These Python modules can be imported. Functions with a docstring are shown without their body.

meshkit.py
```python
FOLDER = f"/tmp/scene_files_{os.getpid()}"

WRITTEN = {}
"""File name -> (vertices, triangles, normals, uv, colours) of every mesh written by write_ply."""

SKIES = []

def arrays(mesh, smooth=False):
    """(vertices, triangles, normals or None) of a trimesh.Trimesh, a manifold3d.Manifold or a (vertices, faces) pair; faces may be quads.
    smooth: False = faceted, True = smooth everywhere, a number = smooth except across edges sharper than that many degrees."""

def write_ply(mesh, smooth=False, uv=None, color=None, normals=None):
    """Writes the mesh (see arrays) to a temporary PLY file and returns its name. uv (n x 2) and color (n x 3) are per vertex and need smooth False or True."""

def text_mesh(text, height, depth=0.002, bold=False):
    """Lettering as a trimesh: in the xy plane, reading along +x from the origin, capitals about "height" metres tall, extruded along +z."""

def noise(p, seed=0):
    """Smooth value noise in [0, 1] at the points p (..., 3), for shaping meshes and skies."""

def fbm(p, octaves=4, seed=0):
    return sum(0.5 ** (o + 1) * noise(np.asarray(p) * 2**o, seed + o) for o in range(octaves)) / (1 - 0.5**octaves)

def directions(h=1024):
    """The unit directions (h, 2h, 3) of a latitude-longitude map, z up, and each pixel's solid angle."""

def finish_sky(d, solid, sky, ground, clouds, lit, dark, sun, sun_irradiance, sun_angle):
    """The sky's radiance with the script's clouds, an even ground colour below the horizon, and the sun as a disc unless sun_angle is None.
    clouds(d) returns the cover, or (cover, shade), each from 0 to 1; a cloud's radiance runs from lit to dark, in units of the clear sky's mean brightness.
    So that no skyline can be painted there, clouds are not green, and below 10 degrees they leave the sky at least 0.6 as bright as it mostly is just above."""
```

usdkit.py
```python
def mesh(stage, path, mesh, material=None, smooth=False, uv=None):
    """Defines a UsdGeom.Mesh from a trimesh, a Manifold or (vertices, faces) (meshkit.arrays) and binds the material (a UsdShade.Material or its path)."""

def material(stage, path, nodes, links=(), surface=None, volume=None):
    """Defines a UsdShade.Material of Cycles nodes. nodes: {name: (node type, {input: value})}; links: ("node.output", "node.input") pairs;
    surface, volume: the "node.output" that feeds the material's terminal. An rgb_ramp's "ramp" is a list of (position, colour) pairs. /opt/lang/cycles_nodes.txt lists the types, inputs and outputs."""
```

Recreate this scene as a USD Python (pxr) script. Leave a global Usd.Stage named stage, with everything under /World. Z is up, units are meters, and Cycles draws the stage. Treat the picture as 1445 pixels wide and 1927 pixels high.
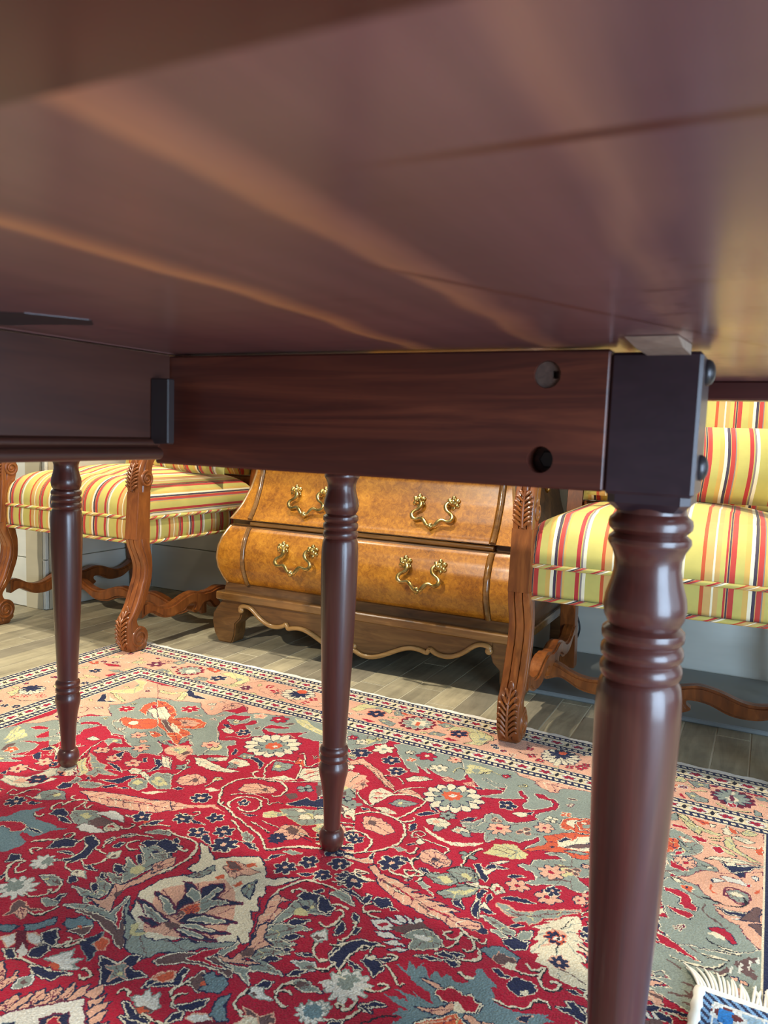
import math, random
import numpy as np, trimesh, shapely, usdkit, meshkit
from manifold3d import Manifold, CrossSection
from shapely.geometry import Polygon, LineString, Point, box as sbox
from shapely import affinity
from pxr import Usd, UsdGeom, UsdLux, UsdShade, Sdf, Gf, Vt

stage = Usd.Stage.CreateInMemory()
UsdGeom.SetStageUpAxis(stage, 'Z'); UsdGeom.SetStageMetersPerUnit(stage, 1.0)
UsdGeom.Xform.Define(stage, '/World'); UsdGeom.Scope.Define(stage, '/World/Looks')
PI = math.pi
rng = np.random.default_rng(7)

# ------------------------------------------------------------------ camera
CAM_H, ROLL, PITCH, YAW = 0.664, math.radians(2.0), math.radians(5.9), math.radians(26.6)
def cam_basis():
    F = np.array([-math.sin(YAW)*math.cos(PITCH), math.cos(YAW)*math.cos(PITCH), -math.sin(PITCH)])
    R0 = np.array([math.cos(YAW), math.sin(YAW), 0]); U0 = np.cross(R0, F)
    R = math.cos(ROLL)*R0 + math.sin(ROLL)*U0
    return R, np.cross(R, F), F
cR, cU, cF = cam_basis()
cam = UsdGeom.Camera.Define(stage, '/World/camera')
m = np.eye(4); m[0, :3], m[1, :3], m[2, :3], m[3, :3] = cR, cU, -cF, (0, 0, CAM_H)
cam.AddTransformOp().Set(Gf.Matrix4d(*m.ravel().tolist()))
cam.CreateHorizontalApertureAttr(24.0); cam.CreateVerticalApertureAttr(24.0*1927/1445)
cam.CreateFocalLengthAttr(24.0*1447/1445)
cam.CreateFStopAttr(10.0); cam.CreateFocusDistanceAttr(1.7)
cam.CreateClippingRangeAttr(Gf.Vec2f(0.02, 200.0))
cam.CreateExposureAttr(0.18)

# ------------------------------------------------------------------ light: ceiling spots, shop ambience, an added low daylight panel, window on the right
def dome(strength, color):
    d = UsdLux.DomeLight.Define(stage, '/World/ambient_dome')
    d.CreateIntensityAttr(strength); d.CreateColorAttr(Gf.Vec3f(*color))
dome(0.055, (0.90, 0.95, 1.0))
def look_at(pos, target):
    p, t = np.array(pos, float), np.array(target, float)
    z = p - t; z /= np.linalg.norm(z)
    x = np.cross([0, 1, 0.01], z); x /= np.linalg.norm(x)
    M = np.eye(4); M[0, :3], M[1, :3], M[2, :3], M[3, :3] = x, np.cross(z, x), z, p
    return Gf.Matrix4d(*M.ravel().tolist())
def lamp(name, pos, target, radius, power, color, cone=None):
    l = UsdLux.DiskLight.Define(stage, '/World/' + name)
    l.AddTransformOp().Set(look_at(pos, target)); l.CreateRadiusAttr(radius)
    l.CreateIntensityAttr(power); l.CreateColorAttr(Gf.Vec3f(*color))
    if cone:
        s = UsdLux.ShapingAPI.Apply(l.GetPrim()); s.CreateShapingConeAngleAttr(cone); s.CreateShapingConeSoftnessAttr(0.5)
WARM = (1.0, 0.91, 0.75)
lamp('ceiling_spot', (-1.05, 1.62, 2.75), (-1.05, 1.62, 0), 0.045, 2700, WARM)
lamp('ceiling_spot_001', (-0.15, 2.08, 2.75), (-0.15, 2.08, 0), 0.045, 900, WARM)
lamp('ceiling_spot_002', (-2.35, 1.45, 2.75), (-2.35, 1.45, 0), 0.045, 1100, WARM)
lamp('ceiling_spot_003', (-1.45, -1.87, 2.75), (-0.9, 1.9, 0.3), 0.06, 3300, WARM)
def window(name, pos, target, w, h, power, color):
    l = UsdLux.RectLight.Define(stage, '/World/' + name)
    l.AddTransformOp().Set(look_at(pos, target)); l.CreateWidthAttr(w); l.CreateHeightAttr(h)
    l.CreateIntensityAttr(power); l.CreateColorAttr(Gf.Vec3f(*color))
window('window_daylight', (3.0, 1.2, 1.2), (0, 1.2, 1.2), 2.2, 1.7, 2.6, (0.62, 0.81, 1.0))
window('window_daylight_001', (1.4, -0.2, 0.60), (0, 0.15, 0.60), 1.5, 1.12, 14.0, (0.55, 0.76, 1.0))  # added light, set low to brighten the underside of the leaf

# ------------------------------------------------------------------ helpers
used = {}
def numbered(path):
    n = used.get(path, -1) + 1
    used[path] = n
    return path if n == 0 else f'{path}_{n:03d}'
def path_of(name, parent=None):
    return numbered((str(parent.GetPath()) if parent else '/World') + '/' + name)
def tag(p, label=None, cat=None, group=None, kind=None):
    for k, v in (('label', label), ('category', cat), ('group', group), ('kind', kind)):
        if v: p.SetCustomDataByKey(k, v)
    return p
def thing(name, label, cat, loc=(0, 0, 0), rz=0, group=None):
    x = UsdGeom.Xform.Define(stage, path_of(name))
    x.AddTranslateOp().Set(Gf.Vec3d(*map(float, loc))); x.AddRotateZOp().Set(float(rz))
    return tag(x.GetPrim(), label, cat, group)
def obj(name, mesh, mat, parent=None, smooth=30, uv=None, loc=None, rz=None):
    if isinstance(mesh, trimesh.Trimesh) and uv is not None:
        mesh = (np.array(mesh.vertices), np.array(mesh.faces))
    g = usdkit.mesh(stage, path_of(name, parent), mesh, M[mat], smooth=smooth, uv=uv)
    if loc is not None: g.AddTranslateOp().Set(Gf.Vec3d(*map(float, loc)))
    if rz is not None: g.AddRotateZOp().Set(float(rz))
    return g.GetPrim()
def cat_(*ms):
    ms = [m_ for m_ in ms]
    return trimesh.util.concatenate(ms)
def tm(man):
    a = man.to_mesh()
    return trimesh.Trimesh(a.vert_properties[:, :3].copy(), a.tri_verts.copy(), process=False)
def rbox(x0, x1, y0, y1, z0, z1, r=0.003):
    """box with chamfered edges: hull of the three inset boxes"""
    pts = []
    for a, b, c in ((0, r, r), (r, 0, r), (r, r, 0)):
        for x in (x0+a, x1-a):
            for y in (y0+b, y1-b):
                for z in (z0+c, z1-c): pts.append((x, y, z))
    return tm(Manifold.hull_points(np.array(pts, float)))
def lathe(prof, n=40):
    """prof: list of (z, r) from bottom to top, closed with caps"""
    p = np.array(prof, float)
    a = np.arange(n)*2*PI/n
    v = [np.array([[0, 0, p[0, 0]]])]
    v += [np.stack([r*np.cos(a), r*np.sin(a), np.full(n, z)], 1) for z, r in p]
    v.append(np.array([[0, 0, p[-1, 0]]])); v = np.vstack(v)
    f = []
    for j in range(n):
        k = (j+1) % n
        f.append((0, 1+k, 1+j))
        for i in range(len(p)-1):
            a0, a1, b0, b1 = 1+i*n+j, 1+i*n+k, 1+(i+1)*n+j, 1+(i+1)*n+k
            f += [(a0, a1, b1), (a0, b1, b0)]
        e = len(v)-1
        f.append((e, 1+(len(p)-1)*n+j, 1+(len(p)-1)*n+k))
    return trimesh.Trimesh(v, f, process=False)
def dense(prof, n):
    """smooth a (z, r) polyline by resampling with a monotone cubic"""
    from scipy.interpolate import PchipInterpolator
    p = np.array(prof, float); s = np.r_[0, np.cumsum(np.linalg.norm(np.diff(p, axis=0), axis=1))]
    t = np.linspace(0, s[-1], n)
    return np.stack([PchipInterpolator(s, p[:, 0])(t), PchipInterpolator(s, p[:, 1])(t)], 1)
def spline(pts, n=60):
    from scipy.interpolate import CubicSpline
    p = np.array(pts, float); s = np.r_[0, np.cumsum(np.linalg.norm(np.diff(p, axis=0), axis=1))]
    return CubicSpline(s, p)(np.linspace(0, s[-1], n))
def tube(pts, r, sides=10, closed=False, up=(0.0, 0.0, 1.0), squash=1.0):
    """sweep a circle (or an ellipse) along a polyline; r may vary"""
    p = np.array(pts, float); n = len(p)
    t = (np.roll(p, -1, 0)-np.roll(p, 1, 0)) if closed else np.gradient(p, axis=0)
    t /= np.linalg.norm(t, axis=1, keepdims=True)+1e-12
    up = np.array(up, float)
    a = np.cross(t, np.where(np.abs(t @ up)[:, None] < 0.95, up, [1.0, 0.03, 0.02]))
    a /= np.linalg.norm(a, axis=1, keepdims=True); b = np.cross(t, a)
    ang = np.arange(sides)*2*PI/sides; rr = np.broadcast_to(r, (n,))[:, None, None]
    v = p[:, None] + rr*(np.cos(ang)[None, :, None]*a[:, None]*squash + np.sin(ang)[None, :, None]*b[:, None])
    f = []
    for i in range(n if closed else n-1):
        i2 = (i+1) % n
        for j in range(sides):
            k = (j+1) % sides
            f += [(i*sides+j, i2*sides+j, i2*sides+k), (i*sides+j, i2*sides+k, i*sides+k)]
    v = v.reshape(-1, 3)
    if not closed:
        c0, c1 = len(v), len(v)+1; v = np.vstack([v, p[0], p[-1]])
        for j in range(sides):
            k = (j+1) % sides
            f += [(c0, j, k), (c1, (n-1)*sides+k, (n-1)*sides+j)]
    out = trimesh.Trimesh(v, f, process=False)
    if out.volume < 0: out.invert()
    return out
def extr(poly, h, bevel=0.0):
    """extrude a shapely polygon along z from 0 to h, optionally with bevelled faces"""
    gs = [g for g in getattr(poly, 'geoms', [poly]) if g.area > 1e-9]
    if not bevel:
        return cat_(*[trimesh.creation.extrude_polygon(g, h, engine='earcut') for g in gs])
    outs = []
    for g in gs:
        mid = trimesh.creation.extrude_polygon(g, h-2*bevel, engine='earcut'); mid.apply_translation((0, 0, bevel))
        inner = g.buffer(-bevel, join_style=2)
        outs.append(mid)
        for q in getattr(inner, 'geoms', [inner]):
            if q.area > 1e-9: outs.append(trimesh.creation.extrude_polygon(q, h, engine='earcut'))
    return cat_(*outs)
def place(mesh, X=None, loc=(0, 0, 0)):
    """X: 3x3 columns = images of the mesh axes"""
    T = np.eye(4)
    if X is not None: T[:3, :3] = np.array(X, float)
    T[:3, 3] = loc
    m_ = mesh.copy(); m_.apply_transform(T)
    return m_
XZ = np.array([[1, 0, 0], [0, 0, -1], [0, 1, 0]], float)      # (x, y, z) of an extrusion -> (x, -z.., y): drawn in x-z, thickness towards -y
YZ = np.array([[0, 0, 1], [1, 0, 0], [0, 1, 0]], float)       # drawn in y-z, thickness towards +x
def loft(rings, cap=True):
    """rings: list of equal-length closed rings of 3D points, bottom to top (counter-clockwise seen from above)"""
    r = np.array(rings, float); k, n = r.shape[:2]
    v = r.reshape(-1, 3); f = []
    for i in range(k-1):
        for j in range(n):
            j2 = (j+1) % n
            f += [(i*n+j, i*n+j2, (i+1)*n+j2), (i*n+j, (i+1)*n+j2, (i+1)*n+j)]
    if cap:
        c0, c1 = len(v), len(v)+1; v = np.vstack([v, r[0].mean(0), r[-1].mean(0)])
        for j in range(n):
            j2 = (j+1) % n
            f += [(c0, j2, j), (c1, (k-1)*n+j, (k-1)*n+j2)]
    o = trimesh.Trimesh(v, f, process=False)
    if o.volume < 0: o.invert()
    return o
def ellipsoid(c, r, X=None, sub=2):
    s = trimesh.creation.icosphere(subdivisions=sub); s.apply_scale(r)
    return place(s, X, c)

# ------------------------------------------------------------------ materials
M = {}
def s2l(c):
    c = np.array(c, float)/255
    return tuple(np.where(c <= 0.04045, c/12.92, ((c+0.055)/1.055)**2.4))
def mat(name, nodes, links, surface='p.BSDF'):
    M[name] = usdkit.material(stage, '/World/Looks/' + name, nodes, links, surface=surface)
def wood(name, dark, mid, light, scale=(40, 40, 3), rough=0.35, coat=0.3, bump=0.15, detail=6, dist=1.2, contrast=(0.3, 0.5, 0.7), spec=0.5):
    mat(name, {
        'tc': ('texture_coordinate', {}), 'mp': ('mapping', {'scale': scale}),
        'n': ('noise_texture', {'scale': 1.0, 'detail': detail, 'roughness': 0.62, 'distortion': dist}),
        'n2': ('noise_texture', {'scale': 0.22, 'detail': 3, 'roughness': 0.5}),
        'mx': ('mix_float', {'fac': 0.4}),
        'r': ('rgb_ramp', {'ramp': [(contrast[0], s2l(dark)), (contrast[1], s2l(mid)), (contrast[2], s2l(light))]}),
        'b': ('bump', {'strength': bump, 'distance': 0.001}),
        'p': ('principled_bsdf', {'roughness': rough, 'coat_weight': coat, 'coat_roughness': 0.16, 'specular_ior_level': spec})},
        [('tc.object', 'mp.vector'), ('mp.vector', 'n.vector'), ('mp.vector', 'n2.vector'), ('n.fac', 'mx.a'), ('n2.fac', 'mx.b'),
         ('mx.result', 'r.fac'), ('r.color', 'p.base_color'), ('n.fac', 'b.height'), ('b.normal', 'p.normal')])
wood('cherry_leg', (60, 28, 24), (80, 38, 31), (98, 48, 38), rough=0.36, coat=0.5)
wood('cherry_rail', (44, 17, 12), (74, 32, 22), (112, 56, 36), scale=(2.2, 30, 38), rough=0.45, coat=0.15, dist=2.0)
wood('cherry_board', (46, 22, 16), (66, 33, 23), (80, 44, 32), scale=(30, 3, 30), rough=0.42, coat=0.2)
wood('cherry_post', (34, 22, 28), (44, 29, 36), (54, 36, 42), scale=(22, 22, 60), rough=0.4, coat=0.4)
wood('dark_wood', (30, 22, 22), (40, 30, 30), (52, 38, 36), rough=0.5, coat=0.1)
wood('batten_wood', (42, 15, 13), (66, 26, 22), (86, 40, 32), scale=(3, 30, 40), rough=0.4, coat=0.3)
wood('wedge_wood', (120, 100, 88), (150, 128, 112), (170, 150, 132), rough=0.6, coat=0.0)
wood('plug_wood', (60, 44, 38), (84, 64, 54), (104, 82, 70), scale=(160, 160, 160), rough=0.7, coat=0)
wood('chair_wood', (72, 35, 14), (124, 67, 26), (164, 96, 42), scale=(30, 30, 7), rough=0.36, coat=0.35)
wood('trim_shade_wood', (58, 36, 16), (98, 64, 29), (134, 95, 50), scale=(6, 40, 40), rough=0.38, coat=0.3)  # brown chest trim, darkened: shade of the base put into its colour
wood('bead_wood', (120, 84, 42), (158, 118, 66), (186, 146, 92), scale=(5, 40, 40), rough=0.3, coat=0.5)
wood('ledge_wood', (80, 52, 24), (124, 86, 42), (158, 116, 62), scale=(5, 40, 40), rough=0.18, coat=0.8)
# leaf underside: brown boards with pale sapwood streaks that run along y
lf = lambda c: tuple(np.array(s2l(c))*(1.12, 1.42, 1.78))  # lifts green and blue: cool daylight sheen put into the wood colour
mat('leaf_wood', {
    'tc': ('texture_coordinate', {}), 'mp': ('mapping', {'scale': (1.6, 2.6, 1)}), 'mp2': ('mapping', {'scale': (55, 2.2, 1)}), 'mp3': ('mapping', {'scale': (3, 14, 1)}),
    'wob': ('noise_texture', {'scale': 1.0, 'detail': 3, 'roughness': 0.5}), 'sx': ('separate_xyz', {}),
    'wm': ('math', {'math_type': 'multiply_add', 'value2': 0.10, 'value3': -0.05}), 'xw': ('math', {'math_type': 'add'}),
    'mr': ('map_range', {'from_min': -0.56, 'from_max': 0.11, 'to_min': 0.0, 'to_max': 1.0}),
    'n2': ('noise_texture', {'scale': 1.0, 'detail': 6, 'roughness': 0.6}),
    'n3': ('noise_texture', {'scale': 1.0, 'detail': 3, 'roughness': 0.5}),
    'r': ('rgb_ramp', {'ramp': [(0.0, lf((120, 70, 58))), (0.20, lf((104, 60, 54))), (0.40, lf((116, 68, 60))), (0.432, lf((122, 72, 60))), (0.444, lf((196, 122, 72))), (0.458, lf((164, 98, 66))), (0.475, lf((118, 70, 60))),
                               (0.585, lf((108, 64, 58))), (0.605, lf((112, 66, 58))), (0.617, lf((172, 106, 72))), (0.640, lf((140, 84, 66))), (0.655, lf((106, 62, 56))), (0.76, lf((122, 76, 70))), (0.775, lf((152, 98, 78))), (0.80, lf((118, 74, 70))), (1.0, lf((126, 80, 76)))]}),  # right end lighter and cooler: daylight put into the colour
    'r2': ('rgb_ramp', {'ramp': [(0.3, (0.8, 0.8, 0.8)), (0.7, (1.12, 1.1, 1.08))]}),
    'mx': ('mix_color', {'blend_type': 'multiply', 'fac': 1.0, 'use_clamp': False}),
    # two brown lines, and dark specks as old stains
    'y1': ('math', {'math_type': 'subtract', 'value2': 0.189}), 'y1w': ('math', {'math_type': 'multiply_add', 'value2': 0.012, 'value3': -0.006}), 'y1b': ('math', {'math_type': 'add'}), 'y1a': ('math', {'math_type': 'absolute'}),
    'm1': ('map_range', {'range_type': 'smoothstep', 'from_min': 0.0045, 'from_max': 0.0012, 'to_min': 0.0, 'to_max': 1.0}),
    'm1x': ('map_range', {'range_type': 'smoothstep', 'from_min': -0.13, 'from_max': -0.05, 'to_min': 0.0, 'to_max': 1.0}), 'm1f': ('math', {'math_type': 'multiply'}),
    'l2': ('vector_math', {'vector2': (0.905, -0.426, 0.0), 'math_type': 'dot_product'}), 'l2b': ('math', {'math_type': 'add', 'value2': 0.2722}), 'l2c': ('math', {'math_type': 'add'}), 'l2a': ('math', {'math_type': 'absolute'}),
    'm2': ('map_range', {'range_type': 'smoothstep', 'from_min': 0.0042, 'from_max': 0.001, 'to_min': 0.0, 'to_max': 1.0}),
    'm2y': ('map_range', {'range_type': 'smoothstep', 'from_min': 0.27, 'from_max': 0.34, 'to_min': 0.0, 'to_max': 0.8}), 'm2f': ('math', {'math_type': 'multiply'}),
    'mp4': ('mapping', {'scale': (46, 120, 1)}), 'n4': ('noise_texture', {'scale': 1.0, 'detail': 2}), 'm3': ('map_range', {'range_type': 'smoothstep', 'from_min': 0.60, 'from_max': 0.68, 'to_min': 0.0, 'to_max': 0.75}),
    'm3x': ('map_range', {'range_type': 'smoothstep', 'from_min': -0.085, 'from_max': -0.05, 'to_min': 0.0, 'to_max': 1.0}), 'm3y': ('map_range', {'range_type': 'smoothstep', 'from_min': 0.29, 'from_max': 0.34, 'to_min': 0.0, 'to_max': 1.0}),
    'm3a': ('math', {'math_type': 'multiply'}), 'm3b': ('math', {'math_type': 'multiply'}),
    's1': ('math', {'math_type': 'maximum'}), 's2': ('math', {'math_type': 'maximum'}),
    'st': ('mix_color', {'blend_type': 'mix', 'b': s2l((100, 50, 42))}),
    'rr': ('rgb_ramp', {'ramp': [(0.3, (0.3, 0.3, 0.3)), (0.7, (0.44, 0.44, 0.44))]}),
    'b': ('bump', {'strength': 0.12, 'distance': 0.002}),
    'p': ('principled_bsdf', {'coat_weight': 0.7, 'coat_roughness': 0.22})},
    [('tc.object', 'mp.vector'), ('tc.object', 'mp2.vector'), ('tc.object', 'mp3.vector'), ('mp.vector', 'wob.vector'), ('mp2.vector', 'n2.vector'), ('mp3.vector', 'n3.vector'),
     ('tc.object', 'sx.vector'), ('wob.fac', 'wm.value1'), ('sx.x', 'xw.value1'), ('wm.value', 'xw.value2'), ('xw.value', 'mr.value'), ('mr.result', 'r.fac'),
     ('n2.fac', 'r2.fac'), ('r.color', 'mx.a'), ('r2.color', 'mx.b'), ('mx.result', 'st.a'), ('st.result', 'p.base_color'),
     ('sx.y', 'y1.value1'), ('wob.fac', 'y1w.value1'), ('y1.value', 'y1b.value1'), ('y1w.value', 'y1b.value2'), ('y1b.value', 'y1a.value1'), ('y1a.value', 'm1.value'), ('sx.x', 'm1x.value'), ('m1.result', 'm1f.value1'), ('m1x.result', 'm1f.value2'),
     ('tc.object', 'l2.vector1'), ('l2.value', 'l2b.value1'), ('l2b.value', 'l2c.value1'), ('y1w.value', 'l2c.value2'), ('l2c.value', 'l2a.value1'), ('l2a.value', 'm2.value'), ('sx.y', 'm2y.value'), ('m2.result', 'm2f.value1'), ('m2y.result', 'm2f.value2'),
     ('tc.object', 'mp4.vector'), ('mp4.vector', 'n4.vector'), ('n4.fac', 'm3.value'), ('sx.x', 'm3x.value'), ('sx.y', 'm3y.value'), ('m3x.result', 'm3a.value1'), ('m3y.result', 'm3a.value2'), ('m3.result', 'm3b.value1'), ('m3a.value', 'm3b.value2'),
     ('m1f.value', 's1.value1'), ('m2f.value', 's1.value2'), ('s1.value', 's2.value1'), ('m3b.value', 's2.value2'), ('s2.value', 'st.fac'),
     ('n3.fac', 'rr.fac'), ('rr.color', 'p.roughness'), ('n3.fac', 'b.height'), ('b.normal', 'p.normal')])
# burl walnut of the chest
mat('burl', {
    'tc': ('texture_coordinate', {}), 'n': ('noise_texture', {'scale': 85, 'detail': 8, 'roughness': 0.7, 'distortion': 0.9}),
    'n2': ('noise_texture', {'scale': 11, 'detail': 4, 'roughness': 0.6, 'distortion': 0.5}),
    'v': ('voronoi_texture', {'scale': 60, 'feature': 'f1'}),
    'n4': ('noise_texture', {'scale': 12, 'detail': 3}),
    'mx': ('mix_float', {'fac': 0.45}),
    'r': ('rgb_ramp', {'ramp': [(0.30, s2l((92, 50, 9))), (0.45, s2l((146, 89, 18))), (0.57, s2l((180, 118, 29))), (0.72, s2l((206, 148, 48)))]}),
    'fl': ('rgb_ramp', {'ramp': [(0.06, (0.25, 0.2, 0.15)), (0.14, (1, 1, 1))]}),
    'fm': ('rgb_ramp', {'ramp': [(0.6, (0, 0, 0)), (0.68, (1, 1, 1))]}),
    'w': ('mix_color', {'blend_type': 'multiply', 'fac': 0.0}),
    'b': ('bump', {'strength': 0.1, 'distance': 0.001}),
    'p': ('principled_bsdf', {'roughness': 0.34, 'coat_weight': 0.35, 'coat_roughness': 0.2})},
    [('tc.object', 'n.vector'), ('tc.object', 'n2.vector'), ('tc.object', 'v.vector'), ('tc.object', 'n4.vector'), ('n.fac', 'mx.a'), ('n2.fac', 'mx.b'), ('mx.result', 'r.fac'),
     ('v.distance', 'fl.fac'), ('n4.fac', 'fm.fac'), ('fm.color', 'w.fac'), ('r.color', 'w.a'), ('fl.color', 'w.b'), ('w.result', 'p.base_color'), ('n.fac', 'b.height'), ('b.normal', 'p.normal')])
mat('brass', {'tc': ('texture_coordinate', {}), 'n': ('noise_texture', {'scale': 60, 'detail': 3}),
    'r': ('rgb_ramp', {'ramp': [(0.3, s2l((150, 122, 60))), (0.6, s2l((226, 200, 128)))]}),
    'p': ('principled_bsdf', {'metallic': 1.0, 'roughness': 0.24})}, [('tc.object', 'n.vector'), ('n.fac', 'r.fac'), ('r.color', 'p.base_color')])
mat('bolt_metal', {'p': ('principled_bsdf', {'base_color': (0.045, 0.04, 0.042), 'metallic': 0.6, 'roughness': 0.32})}, [])
mat('black_hole', {'p': ('principled_bsdf', {'base_color': (0.012, 0.009, 0.01), 'roughness': 0.7})}, [])
mat('cable_black', {'p': ('principled_bsdf', {'base_color': (0.02, 0.02, 0.022), 'roughness': 0.5})}, [])
def paint(name, col, var=0.06, rough=0.55):
    a, b = np.array(s2l(col))*(1-var), np.array(s2l(col))*(1+var*0.5)
    mat(name, {'tc': ('texture_coordinate', {}), 'mp': ('mapping', {'scale': (3, 3, 14)}), 'n': ('noise_texture', {'scale': 1.6, 'detail': 5, 'roughness': 0.6}),
        'r': ('rgb_ramp', {'ramp': [(0.3, a), (0.7, b)]}), 'b': ('bump', {'strength': 0.06, 'distance': 0.002}), 'p': ('principled_bsdf', {'roughness': rough})},
        [('tc.object', 'mp.vector'), ('mp.vector', 'n.vector'), ('n.fac', 'r.fac'), ('r.color', 'p.base_color'), ('n.fac', 'b.height'), ('b.normal', 'p.normal')])
paint('wall_white', (214, 216, 206)); paint('riser_grey', (120, 124, 122)); paint('grout', (188, 180, 154)); paint('subfloor', (74, 68, 58))
def plank_mat(name, c):
    c = np.array(s2l(c))
    mat(name, {'tc': ('texture_coordinate', {}), 'mp': ('mapping', {'scale': (34, 4, 4)}), 'n': ('noise_texture', {'scale': 1.0, 'detail': 7, 'roughness': 0.65, 'distortion': 0.8}),
        'n2': ('noise_texture', {'scale': 9.0, 'detail': 4, 'roughness': 0.6}), 'mx': ('mix_float', {'fac': 0.45}),
        'r': ('rgb_ramp', {'ramp': [(0.32, c*0.55), (0.5, c), (0.68, c*1.4)]}), 'b': ('bump', {'strength': 0.2, 'distance': 0.002}),
        'p': ('principled_bsdf', {'roughness': 0.55})},
        [('tc.object', 'mp.vector'), ('mp.vector', 'n.vector'), ('tc.object', 'n2.vector'), ('n.fac', 'mx.a'), ('n2.fac', 'mx.b'), ('mx.result', 'r.fac'), ('r.color', 'p.base_color'), ('n.fac', 'b.height'), ('b.normal', 'p.normal')])
for i_, c_ in enumerate(((160, 150, 122), (146, 137, 112), (172, 161, 131), (132, 124, 104))): plank_mat(f'plank_{"abcd"[i_]}', c_)
# striped upholstery: st.x is metres across the stripes
OLIVE, OCHRE, RED, WIDE, NAVY, CREAM, TAN, GREY, ORANGE = (196, 184, 98), (212, 172, 88), (184, 52, 50), (190, 62, 52), (66, 56, 70), (238, 228, 194), (206, 166, 98), (140, 128, 122), (196, 84, 44)
STRIPES = [(0, RED), (.019, TAN), (.025, NAVY), (.043, TAN), (.047, WIDE), (.095, OLIVE), (.18, OCHRE), (.23, CREAM), (.266, NAVY), (.297, TAN), (.302, WIDE), (.35, GREY),
           (.364, OCHRE), (.388, OLIVE), (.503, RED), (.546, OLIVE), (.56, GREY), (.58, CREAM), (.612, OLIVE), (.775, ORANGE), (.81, TAN), (.885, CREAM), (.905, TAN), (.95, OLIVE)]
PERIOD = 0.19
mat('striped_fabric', {
    'tc': ('texture_coordinate', {}), 'sx': ('separate_xyz', {}), 'd': ('math', {'math_type': 'divide', 'value2': PERIOD}), 'fr': ('math', {'math_type': 'fraction'}),
    'r': ('rgb_ramp', {'ramp': [(p_, s2l(c_)) for p_, c_ in STRIPES], 'interpolate': False}),
    'n': ('noise_texture', {'scale': 14, 'detail': 4, 'roughness': 0.6}), 'nr': ('rgb_ramp', {'ramp': [(0.25, (0.86, 0.86, 0.84)), (0.75, (1.08, 1.08, 1.06))]}),
    'mx': ('mix_color', {'blend_type': 'multiply', 'fac': 1.0, 'use_clamp': False}), 'w': ('noise_texture', {'scale': 900, 'detail': 1}),
    'b': ('bump', {'strength': 0.12, 'distance': 0.0006}),
    'p': ('principled_bsdf', {'roughness': 0.62, 'sheen_weight': 0.12, 'specular_ior_level': 0.35})},
    [('tc.UV', 'sx.vector'), ('sx.x', 'd.value1'), ('d.value', 'fr.value1'), ('fr.value', 'r.fac'), ('tc.object', 'n.vector'), ('n.fac', 'nr.fac'), ('r.color', 'mx.a'), ('nr.color', 'mx.b'),
     ('mx.result', 'p.base_color'), ('tc.object', 'w.vector'), ('w.fac', 'b.height'), ('b.normal', 'p.normal')])
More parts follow.
